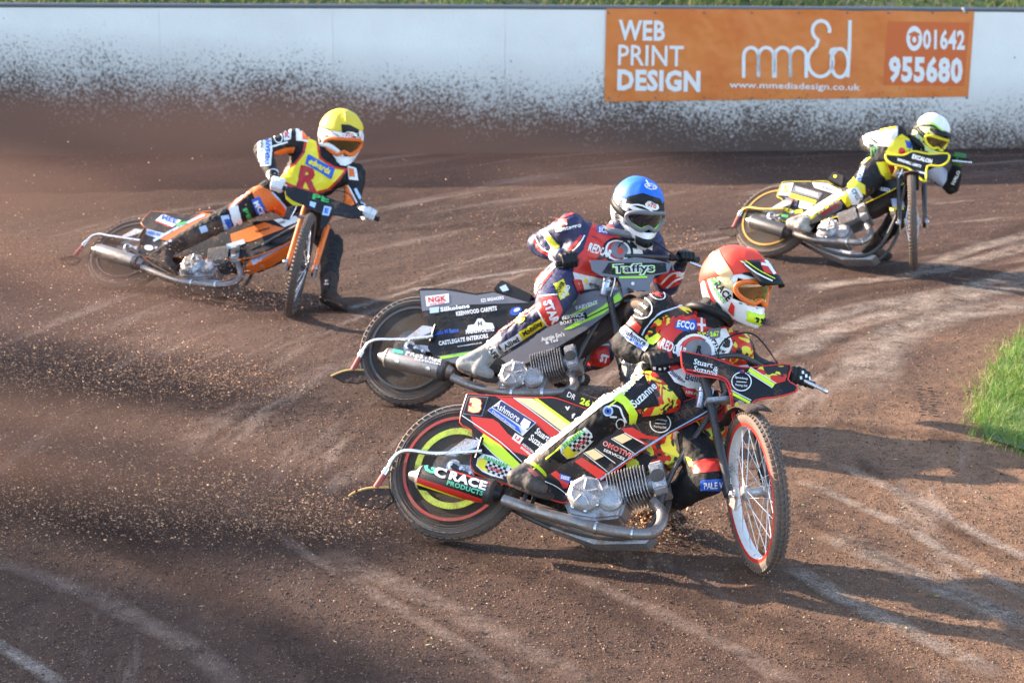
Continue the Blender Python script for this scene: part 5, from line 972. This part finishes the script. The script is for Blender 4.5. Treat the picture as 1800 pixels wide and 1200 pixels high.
# ---- rider 3
o = r3['out']; BD = (bvh(o['body']), o['body'], 4.5)
deco(BD, [('p', [(1042, 389), (1060, 388), (1078, 398), (1093, 422), (1098, 450), (1096, 480), (1060, 500), (1020, 505), (1008, 480), (1008, 457), (1025, 440)], RED, 1, 'race_bib'), ('p', [(1093, 422), (1108, 424), (1126, 429), (1131, 450), (1125, 480), (1095, 485), (1096, 450)], WHITE, 2), ('r', 1086, 441, 27, 23, -15, .82, BLACKP, 3), ('r', 1086, 441, 22, 18, -15, .85, WHITE, 4), ('r', 1088, 440, 15, 14, 0, 0, GREYP, 4), ('r', 1089, 442, 5, 6, 0, 0, RED, 5),
  ('p', [(1050, 397), (1078, 402), (1077, 415), (1049, 409)], BLUE, 3), ('t', 'ECCO', 1064, 406, 24, 9, -10, WHITE, 5, .06), ('t', 'REDCAR', 1055, 441, 42, 15, -20, WHITE, 5, .04), ('p', [(1106, 424), (1118, 427), (1120, 438), (1108, 436)], BLACKP, 4), ('p', [(1006, 478), (1040, 486), (1075, 492), (1095, 512), (1050, 522), (1012, 505)], WHITE, 3), ('p', [(1006, 492), (1022, 492), (1030, 520), (1016, 520)], RED, 4), ('t', 'otAbo', 1072, 496, 32, 9, -6, RED, 5, .04), ('t', 'erim', 1044, 500, 18, 7, -20, GREYP, 5, .04), ('r', 1030, 494, 4, 4, 0, 0, YELP, 5),
  ('p', [(1034, 375), (1077, 383), (1077, 394), (1034, 386)], WHITE, 3), ('t', 'Allied', 1047, 381, 15, 6, -8, NAVY, 4, .03), ('t', 'Mobility', 1065, 385, 19, 6, -8, YELP, 4, .06), ('p', [(1123, 421), (1147, 431), (1146, 440), (1121, 430)], WHITE, 3), ('p', [(1028, 370), (1034, 370), (1034, 390), (1028, 388)], RED, 3),
  ('t', 'integro', 1004, 400, 34, 9, 12, WHITE, 3, .04), ('p', [(976, 400), (986, 396), (988, 406), (978, 408)], WHITE, 3), ('p', [(949, 406), (960, 402), (984, 434), (974, 444)], WHITE, 3), ('p', [(958, 418), (968, 414), (984, 434), (975, 441)], YELP, 4), ('s', [(938, 420), (948, 438), (968, 450)], 4, RED, 2), ('s', [(940, 414), (952, 436), (972, 446)], 2, WHITE, 3), ('s', [(952, 398), (975, 388), (1010, 374)], 3.5, RED, 2), ('s', [(955, 395), (978, 385)], 2, WHITE, 3), ('p', [(982, 387), (996, 385), (998, 395), (984, 398)], RED, 3), ('s', [(984, 388), (997, 394)], 2, WHITE, 4), ('s', [(1000, 440), (1012, 428), (1022, 414)], 5, RED, 2), ('s', [(1004, 444), (1018, 430), (1028, 414)], 2.5, WHITE, 3),
  ('s', [(936, 520), (948, 496), (966, 474), (980, 462)], 9, WHITE, 2), ('s', [(941, 524), (954, 500), (972, 478)], 3, RED, 3), ('s', [(932, 514), (944, 492), (962, 470)], 2.5, RED, 3), ('p', [(973, 500), (990, 491), (1000, 518), (984, 528)], YELP, 3), ('t', 'POWER', 984, 507, 24, 8, 62, BLACKP, 4, .05), ('t', 'MAXED', 993, 513, 24, 7, 62, WHITE, 4, .05),
  ('p', [(946, 524), (978, 520), (988, 545), (974, 578), (960, 568), (944, 542)], RED, 3, 'knee_band'), ('s', [(946, 522), (980, 518)], 2.5, WHITE, 4), ('s', [(946, 545), (958, 566), (972, 580)], 2.5, WHITE, 4), ('t', 'STAR', 969, 548, 40, 15, -68, WHITE, 5, .06),
  ('p', [(878, 606), (912, 585), (919, 597), (886, 618)], WHITE, 3), ('p', [(912, 584), (956, 556), (962, 569), (919, 597)], YELP, 3), ('t', 'Allied', 899, 602, 30, 9, 32, BLACKP, 5, .03), ('t', 'Mobility', 937, 577, 40, 10, 33, BLACKP, 5, .04), ('r', 914, 560, 10, 8, 30, 0, YELP, 3), ('s', [(904, 562), (924, 556)], 1.5, BLACKP, 4),
  ('s', [(836, 605), (862, 585), (900, 562), (936, 532)], 7, WHITE, 2), ('s', [(840, 610), (866, 590), (904, 566), (940, 538)], 2.5, RED, 3), ('p', [(834, 602), (852, 594), (870, 606), (882, 626), (868, 636), (852, 618)], WHITE, 3), ('s', [(832, 602), (850, 618), (862, 638)], 4, RED, 4), ('t', 'SAFE', 866, 618, 24, 9, -50, BLACKP, 4, .04), ('p', [(1030, 612), (1070, 608), (1073, 648), (1028, 640)], RED, 2, 'knee_band'), ('t', 'ST', 1062, 630, 14, 14, -15, WHITE, 3, .05), ('s', [(1030, 610), (1070, 606)], 3, WHITE, 3),
  ('p', [(1148, 492), (1176, 474), (1212, 478), (1202, 498), (1168, 508)], RED, 2), ('s', [(1160, 500), (1180, 482), (1196, 478)], 3, WHITE, 3), ('s', [(1172, 506), (1188, 492), (1206, 486)], 3, WHITE, 3), ('s', [(1146, 486), (1160, 476)], 4, WHITE, 3)])
HT = (bvh(o['helmet'], o['cap']), o['helmet'], 6)
deco(HT, [('p', [(1100, 358), (1104, 346), (1130, 340), (1160, 350), (1169, 372), (1166, 384), (1140, 366), (1116, 358)], BLACKP, 4), ('r', 1145, 362, 12, 7, -20, 0, WHITE, 6), ('t', 'STG', 1145, 362, 14, 6, -20, RED, 7, .06), ('s', [(1100, 362), (1130, 362), (1166, 388)], 2.5, WHITE, 6), ('r', 1143, 329, 11, 5, -15, .75, WHITE, 5), ('t', 'STG', 1143, 329, 13, 5, -15, WHITE, 5, .05), ('t', 'AIROH', 1086, 386, 28, 9, -78, BLACKP, 3, .06), ('s', [(1092, 350), (1090, 366), (1096, 372)], 3, BLACKP, 4), ('p', [(1094, 404), (1104, 412), (1118, 422), (1108, 424), (1096, 416)], BLACKP, 3)])
# ---- rider 4
o = r4['out']; BD = (bvh(o['body']), o['body'], 5)
deco(BD, [('p', [(1522, 236), (1550, 229), (1578, 222), (1578, 238), (1563, 258), (1545, 256), (1530, 250)], WHITE, 2), ('p', [(1516, 240), (1527, 237), (1542, 258), (1535, 264), (1520, 254)], WHITE, 2), ('s', [(1526, 238), (1545, 254)], 2.5, BLACKP, 4), ('t', 'RACE', 1528, 250, 22, 5, -50, GREYP, 4, .03), ('s', [(1548, 230), (1575, 224)], 3, YELP, 4), ('p', [(1572, 244), (1585, 236), (1598, 244), (1604, 262), (1598, 276), (1570, 276), (1556, 268)], YELP, 2, 'race_bib'), ('p', [(1590, 246), (1602, 250), (1604, 262), (1594, 260)], BLUE, 3), ('r', 1585, 266, 6, 6, 0, 0, RED, 3),
  ('p', [(1540, 286), (1560, 284), (1592, 294), (1590, 312), (1562, 320), (1548, 306)], YELP, 2, 'race_bib'), ('p', [(1560, 290), (1588, 296), (1586, 308), (1566, 306)], DRED, 3), ('p', [(1480, 318), (1484, 300), (1500, 283), (1528, 272), (1530, 278), (1508, 298), (1500, 318), (1488, 328)], WHITE, 2), ('s', [(1498, 320), (1506, 298), (1530, 277)], 2.5, YELP, 3), ('t', 'EXCALON', 1513, 305, 28, 9, 72, SKY, 4, .05), ('p', [(1486, 328), (1500, 314), (1520, 326), (1521, 342), (1506, 338)], YELP, 3, 'knee_band'), ('p', [(1488, 334), (1506, 330), (1516, 344), (1512, 358), (1498, 360)], WHITE, 4), ('t', 'CPEE', 1504, 342, 20, 8, -60, GREYP, 5, .05), ('p', [(1474, 342), (1488, 336), (1500, 358), (1490, 364)], YELP, 3),
  ('p', [(1415, 374), (1440, 358), (1478, 334), (1484, 342), (1450, 364), (1428, 382)], WHITE, 3), ('s', [(1424, 384), (1450, 366), (1480, 346)], 4, YELP, 4), ('p', [(1434, 376), (1472, 350), (1483, 356), (1480, 366), (1446, 386)], GREYP, 4), ('t', 'JEWELLED', 1460, 368, 36, 7, 30, RED, 5, .05), ('p', [(1628, 300), (1650, 292), (1666, 298), (1664, 316), (1656, 330), (1630, 316)], LILAC, 2), ('t', 'HALO', 1680, 312, 26, 6, 65, WHITE, 3, .05), ('p', [(1566, 350), (1586, 348), (1590, 364), (1570, 366)], LILAC, 2), ('s', [(1564, 368), (1588, 366)], 6, YELP, 3), ('t', 'SCOTT', 1560, 405, 26, 6, 50, GREYP, 3, .04)])
HT = (bvh(o['helmet'], o['cap']), o['helmet'], 6)
deco(HT, [('s', [(1606, 228), (1616, 222), (1640, 222), (1662, 240)], 3.5, BLACKP, 5), ('s', [(1620, 214), (1640, 218), (1658, 232)], 3, LIME, 5), ('s', [(1604, 236), (1610, 248), (1620, 256)], 4, LIME, 4), ('s', [(1612, 232), (1614, 246)], 3, WHITE, 5)])
# ---- rider 2
o = r2['out']; BD = (bvh(o['body']), o['body'], 4.5)
deco(BD, [('p', [(536, 240), (560, 246), (564, 277), (588, 293), (612, 297), (596, 318), (580, 335), (556, 342), (520, 332), (489, 322), (488, 303), (516, 288), (532, 268)], RED, 1, 'race_bib'), ('p', [(541, 243), (556, 250), (560, 280), (586, 297), (605, 300), (590, 318), (576, 331), (554, 337), (522, 328), (493, 317), (494, 306), (520, 291), (536, 270)], YELP, 3), ('t', 'R', 543, 315, 38, 42, -12, DRED, 5, .10), ('p', [(542, 272), (588, 298), (582, 315), (536, 289)], BLUE, 5), ('t', 'edwards', 562, 293, 42, 11, -29, YELP, 6, .05), ('p', [(500, 336), (540, 345), (548, 362), (516, 362), (502, 350)], YELP, 2),
  ('p', [(520, 224), (543, 227), (544, 251), (520, 247)], WHITE, 3), ('p', [(530, 229), (543, 231), (543, 247), (531, 245)], ORANGE, 4), ('p', [(610, 291), (626, 296), (630, 318), (614, 316)], WHITE, 3), ('p', [(612, 295), (622, 298), (624, 312), (614, 311)], ORANGE, 4), ('r', 489, 243, 8, 9, 0, .8, WHITE, 3), ('p', [(498, 232), (512, 228), (511, 245), (499, 248)], WHITE, 3), ('t', 'K', 505, 238, 9, 10, 0, RED, 4, .05), ('p', [(452, 248), (462, 238), (476, 238), (478, 262), (476, 292), (456, 292)], WHITE, 3), ('t', 'EVERSAFE', 470, 268, 44, 8, 86, BLUE, 4, .05), ('t', 'SOFTER', 459, 268, 40, 5, 86, GREYP, 4, .04), ('s', [(449, 285), (451, 298), (454, 304)], 5, ORANGE, 2),
  ('p', [(478, 268), (500, 260), (518, 258), (517, 269), (500, 270), (482, 278)], ORANGE, 3), ('s', [(478, 258), (505, 250)], 3, WHITE, 3), ('s', [(494, 294), (503, 283)], 4, WHITE, 3), ('p', [(596, 330), (611, 325), (626, 358), (612, 366), (600, 348)], ORANGE, 3), ('s', [(612, 326), (628, 358)], 2, WHITE, 4), ('s', [(624, 332), (634, 352), (642, 366)], 5, SKY, 3),
  ('p', [(440, 332), (456, 326), (480, 338), (508, 368), (497, 384), (465, 392), (452, 372), (448, 350)], ORANGE, 2), ('s', [(478, 338), (504, 368), (498, 382)], 3, SKY, 3), ('s', [(402, 370), (424, 348), (446, 328)], 9, ORANGE, 2), ('s', [(406, 366), (426, 346), (446, 327)], 4, WHITE, 3), ('p', [(441, 352), (456, 346), (470, 374), (454, 384)], BLUE, 4), ('t', 'MCE', 455, 366, 26, 10, -60, WHITE, 5, .06), ('p', [(420, 362), (434, 354), (450, 386), (437, 396)], BLACKP, 4), ('t', 'PE', 434, 376, 20, 8, -62, GREEN, 5, .08),
  ('p', [(402, 366), (418, 362), (428, 400), (416, 412), (406, 384)], WHITE, 4), ('p', [(388, 380), (402, 378), (412, 408), (398, 415)], SKY, 3), ('p', [(394, 386), (404, 384), (410, 402), (402, 406)], BLUE, 4), ('p', [(394, 384), (402, 414), (360, 438), (310, 458), (280, 455), (285, 430), (330, 404)], CLD, 2), ('p', [(350, 400), (362, 396), (366, 406), (354, 410)], SKY, 3)])
HT = (bvh(o['helmet'], o['cap']), o['helmet'], 6)
deco(HT, [('p', [(600, 219), (614, 220), (630, 228), (630, 244), (602, 240)], BLACKP, 4), ('r', 614, 238, 13, 7, -8, 0, WHITE, 5), ('t', 'STG', 614, 238, 14, 6, -8, RED, 6, .05), ('s', [(572, 224), (584, 232), (596, 240)], 2, GREYP, 4), ('s', [(562, 240), (568, 262), (584, 280)], 3, GREYP, 4)])

# ------------------------------------------------------------------ marks worn into the track, plus one painted shadow band
def track_mat(name, col, amt):
    m, t, p = nodes(name); p.inputs['Base Color'].default_value = (*col, 1); p.inputs['Roughness'].default_value = .95; p.inputs['Specular IOR Level'].default_value = .1
    g = nn(t, 'ShaderNodeNewGeometry'); at = nn(t, 'ShaderNodeAttribute', attribute_name='fade'); n1 = NZ(t, g.outputs['Position'], 5., 4, .7); n2 = NZ(t, g.outputs['Position'], 60., 3, .7)
    a = MM(t, 'MULTIPLY', ramp(t, MM(t, 'ADD', MM(t, 'MULTIPLY', n1, .6), MM(t, 'MULTIPLY', n2, .5)), [(.42, (0, 0, 0)), (.68, (1, 1, 1))]).outputs[0], MM(t, 'MULTIPLY', at.outputs['Fac'], amt))
    t.links.new(a, p.inputs['Alpha']); nb = nn(t, 'ShaderNodeBump', i_Strength=.8, i_Distance=.01); t.links.new(n2, nb.inputs['Height']); t.links.new(nb.outputs[0], p.inputs['Normal']); return m
TR, TL, TLW, TDK = track_mat('pale groove', (.31, .25, .21), .85), track_mat('dry scuffed shale', (.24, .175, .145), .6), track_mat('chalky line', (.42, .37, .34), .6), track_mat('dark furrow and shadow', (.05, .031, .026), .55)
def mark(pts, wd, m, z=.010):
    P = spline([ground(x, y) for x, y in pts], 14); vs, fs, fd = [], [], []
    for i, p in enumerate(P):
        d = (P[min(i+1, len(P)-1)]-P[max(i-1, 0)]).normalized(); s_ = V((-d.y, d.x, 0)); e = min(1, i/6, (len(P)-1-i)/6)
        for k in range(5):
            q = p+s_*wd*(k-2)/2; vs.append((q.x, q.y, float(relief(np.array(q.x), np.array(q.y)))+z)); fd.append((0, .8, 1, .8, 0)[k]*e)
    for i in range(len(P)-1):
        for k in range(4): fs.append((i*5+k, i*5+k+1, i*5+k+6, i*5+k+5))
    me = bpy.data.meshes.new('track_and_shadow_mark'); me.from_pydata(vs, [], fs); a = me.attributes.new('fade', 'FLOAT', 'POINT'); a.data.foreach_set('value', fd)
    struct(link('track_and_shadow_mark', me, m, None, 180))
for pts, wd, m in (
  ([(610, 548), (660, 532), (720, 514), (800, 497), (900, 478), (1000, 468)], .05, TLW), ([(1370, 590), (1440, 562), (1520, 541), (1620, 522), (1700, 508), (1830, 468)], .13, TR), ([(1385, 630), (1450, 590), (1530, 562), (1640, 535), (1830, 500)], .16, TR),
  ([(1400, 512), (1500, 497), (1600, 485), (1700, 462), (1830, 425)], .12, TR), ([(1600, 485), (1700, 440), (1830, 405)], .10, TR), ([(1500, 700), (1560, 600), (1650, 560), (1830, 530)], .25, TR), ([(1390, 640), (1440, 610), (1520, 585), (1640, 550)], .07, TDK), ([(1400, 536), (1520, 512), (1640, 497), (1830, 452)], .10, TDK), ([(1420, 470), (1560, 452), (1700, 430), (1830, 380)], .12, TDK),
  ([(380, 868), (443, 908), (560, 985), (700, 1071), (830, 1150), (920, 1215)], .05, TL), ([(560, 960), (700, 1030), (860, 1110), (1050, 1215)], .09, TL), ([(-30, 1120), (40, 1160), (110, 1215)], .045, TLW), ([(-20, 985), (120, 1030), (300, 1120), (420, 1215)], .08, TL), ([(100, 900), (300, 990), (520, 1120), (640, 1215)], .16, TDK),
  ([(1000, 1010), (1150, 1075), (1300, 1145), (1420, 1215)], .06, TL), ([(1385, 1000), (1460, 1040), (1580, 1100), (1760, 1190)], .07, TR), ([(1400, 850), (1480, 880), (1620, 945), (1830, 1060)], .05, TR), ([(1470, 820), (1600, 880), (1720, 940), (1830, 990)], .05, TR), ([(1440, 940), (1560, 990), (1700, 1050), (1830, 1110)], .10, TR),
  ([(1500, 800), (1560, 850), (1640, 910), (1830, 1010)], .06, TDK), ([(1400, 900), (1500, 960), (1660, 1030), (1830, 1100)], .05, TDK), ([(1120, 1020), (1300, 1080), (1500, 1150), (1600, 1215)], .12, TDK), ([(650, 905), (800, 960), (960, 1020), (1200, 1130)], .12, TDK), ([(0, 480), (250, 440), (520, 415), (800, 400), (1100, 395)], .18, TDK), ([(60, 620), (250, 580), (450, 560), (620, 555)], .15, TDK), ([(700, 620), (560, 660), (420, 720), (300, 800)], .10, TL), ([(1400, 745), (1500, 752), (1620, 765), (1700, 780)], .12, TDK)):  # the last dark mark paints the middle bike's cast shadow on the ground
    mark(pts, wd, m)
P = []; 
for c_ in range(2):
    for k in range(11):
        g0 = ground(1614+c_*20+k*.8+random.uniform(-3, 3), 682+k*5+(c_*2.5)); P.append(g0)
mb = MB()
for g0 in P: mb.box(g0+V((0, 0, .012)), (1, -.15, 0), (0, 1, 0), (0, 0, 1), .040*random.uniform(.6, 1.1), .011, .003)
o = mb.build('tread_print', MATS.get('furrow') or mat('furrow', (.035, .024, .02), .95), None, 0); o['kind'] = 'structure'

# ------------------------------------------------------------------ flying shale
M_SPRAY = chipmat('flying shale', [(0, (.10, .055, .04)), (.5, (.26, .14, .09)), (.8, (.48, .29, .18)), (1, (.6, .4, .26))])  # brighter than the ground chips: a sunlit look is put into these colours
def roost(n, src, az, el, sp, label, tmax=.42, size=(.0019, .0062), src_r=.12, fan=10, up=9):
    t = tmax*rng.random(n)**.8; a = R(az)+rng.normal(size=n)*R(fan); e = R(el)+np.abs(rng.normal(size=n))*R(up); v = sp*(.55+.6*rng.random(n))
    P = np.array(src)[None]+rng.normal(size=(n, 3))*src_r*np.array([1, 1, .5])
    P += np.stack([np.cos(a)*np.cos(e)*v*t, np.sin(a)*np.cos(e)*v*t, np.sin(e)*v*t-4.9*t*t], -1); k = P[:, 2] > .01; P = P[k]
    sz = size[0]+(size[1]-size[0])*rng.random(len(P))**3; o = chips('flying_shale', P, sz, M_SPRAY, None, 1.5, (1, -.3, -.2)); tag(o, label, 'flying shale', kind='stuff')
roost(46000, (-.62, 8.62, .05), 166, 1, 11., 'shale grains flung up behind the rear wheel of the leading red motorcycle', .45)
roost(34000, (-1.25, 10.95, .06), 168, 2, 11., 'shale grains flung up behind the rear wheel of the lime and grey motorcycle', .42)
roost(22000, (-3.1, 13.9, .06), 160, 2, 10., 'shale grains flung up behind the rear wheel of the black and orange motorcycle', .35, up=14)
roost(5000, (1.6, 15.2, .05), 165, 1, 9., 'shale grains flung up behind the rear wheel of the farthest motorcycle', .3)
roost(2600, (.62, 8.75, .05), -75, 4, 2.2, 'small burst of shale kicked up under the engine of the leading motorcycle', .22, (.002, .009), .05, 40, 22)
roost(5000, (-1.4, 13.3, .05), 180, 0, 6., 'shale grains hanging round the boots of the rider in yellow', .4, up=20, fan=25)
# ------------------------------------------------------------------ dust hanging in the air
def dust(name, c, r, rot, dens, label, col=(.25, .165, .14), nscale=1.6, an=.2):
    me = bpy.data.meshes.new(name); bm = bmesh.new(); bmesh.ops.create_icosphere(bm, subdivisions=3, radius=1); bm.to_mesh(me); bm.free()
    o = bpy.data.objects.new(name, me); COL.objects.link(o); o.location = c; o.scale = r; o.rotation_euler = (0, R(rot[0]), R(rot[1]))
    m = bpy.data.materials.new(name); m.use_nodes = True; t = m.node_tree; t.nodes.clear(); out = nn(t, 'ShaderNodeOutputMaterial'); v = nn(t, 'ShaderNodeVolumePrincipled'); t.links.new(v.outputs[0], out.inputs['Volume'])
    v.inputs['Color'].default_value = (*col, 1); v.inputs['Anisotropy'].default_value = an
    tc = nn(t, 'ShaderNodeTexCoord'); ln = nn(t, 'ShaderNodeVectorMath', operation='LENGTH'); t.links.new(tc.outputs['Object'], ln.inputs[0])
    f = nn(t, 'ShaderNodeMapRange', interpolation_type='SMOOTHSTEP', i_From_Min=1., i_From_Max=.25, i_To_Min=0., i_To_Max=1.); t.links.new(ln.outputs['Value'], f.inputs[0])
    n = NZ(t, tc.outputs['Object'], nscale, 3, .6, .4); nr = nn(t, 'ShaderNodeMapRange', i_From_Min=.35, i_From_Max=.65, i_To_Min=.15, i_To_Max=1.2); t.links.new(n, nr.inputs[0])
    t.links.new(MM(t, 'MULTIPLY', MM(t, 'MULTIPLY', f.outputs[0], nr.outputs[0]), dens), v.inputs['Density']); me.materials.append(m); tag(o, label, 'dust', kind='stuff')
dust('dust_cloud', (-2.6, 9.2, .30), (2.3, .70, .40), (6, -12), 1.1, 'brown dust plume trailing low behind the leading red motorcycle', (.34, .20, .14))  # warmer dust colour paints a sunlit glow into this plume
dust('dust_cloud', (-3.1, 11.9, .32), (2.4, .9, .45), (6, -12), .9, 'brown dust plume trailing behind the lime and grey motorcycle')
dust('dust_cloud', (-4.3, 14.6, .35), (2.8, 1.7, .70), (4, -15), .65, 'brown dust plume trailing behind the black and orange motorcycle', (.18, .12, .10))
dust('dust_cloud', (-3.4, 18.0, .35), (6.0, 1.9, .85), (0, 0), .40, 'brown dust hanging along the foot of the white fence at the left', (.15, .10, .09))  # darker dust colour paints in the shade of the fence
dust('dust_cloud', (.8, 16.6, .3), (1.6, 1.0, .45), (4, -15), .3, 'thin brown dust trailing behind the farthest motorcycle')

# ------------------------------------------------------------------ unseen poplars added beyond the left edge to shade the near ground
M_LEAF = grassmat('poplar leaves', [(0, (.04, .07, .02)), (.5, (.06, .11, .03)), (1, (.10, .15, .04))]); M_BARK = mat('poplar bark', (.16, .13, .10), .9, bump=.6, bscale=12)
sh_ = V((SUN_DIR.x, SUN_DIR.y, 0)).normalized(); pp_ = V((sh_.y, -sh_.x, 0)); pp_ = pp_ if pp_.y > 0 else -pp_; tanE = math.tan(SUN_EL)
for i, (p_, a_, D_, rad) in enumerate(((2.9, -1.8, 36, 2.5), (5.3, -3.4, 34, 2.3), (7.3, -5.9, 37, 1.6), (8.9, -8.2, 35, 1.5), (.2, -1.0, 38, 2.5))):
    basep = pp_*p_+sh_*(-a_)+sh_*D_; top_z = D_*tanE; T_ = thing('shade_poplar', ('tall poplar nearest the track among those beyond the left edge', 'second tall poplar beyond the left edge', 'slim poplar between two taller ones beyond the left edge', 'slim poplar farthest back beyond the left edge', 'broad poplar closest to the camera beyond the left edge')[i], 'tree', basep, 'poplars beyond the left edge of the bend')
    MB().tube([basep+V((0, 0, z_)) for z_ in (-.2, 2, 6, top_z*.9)], [.28, .22, .16, .03], 10).build('trunk', M_BARK, T_)
    n = 6500; zz_ = rng.random(n)**.8; rr_ = rad*np.sqrt(rng.random(n))*(1-.75*zz_**2.2)*(.8+.5*(vnoise(zz_*14, np.full(n, i*7.), 1., 60+i)+.5)); an_ = rng.random(n)*2*PI
    P_ = np.stack([np.cos(an_)*rr_, np.sin(an_)*rr_, 2.2+zz_*(top_z-2.2)], -1); o = blades('crown', P_, .30+.25*rng.random(n), .22, M_LEAF, .6); o.parent = T_;
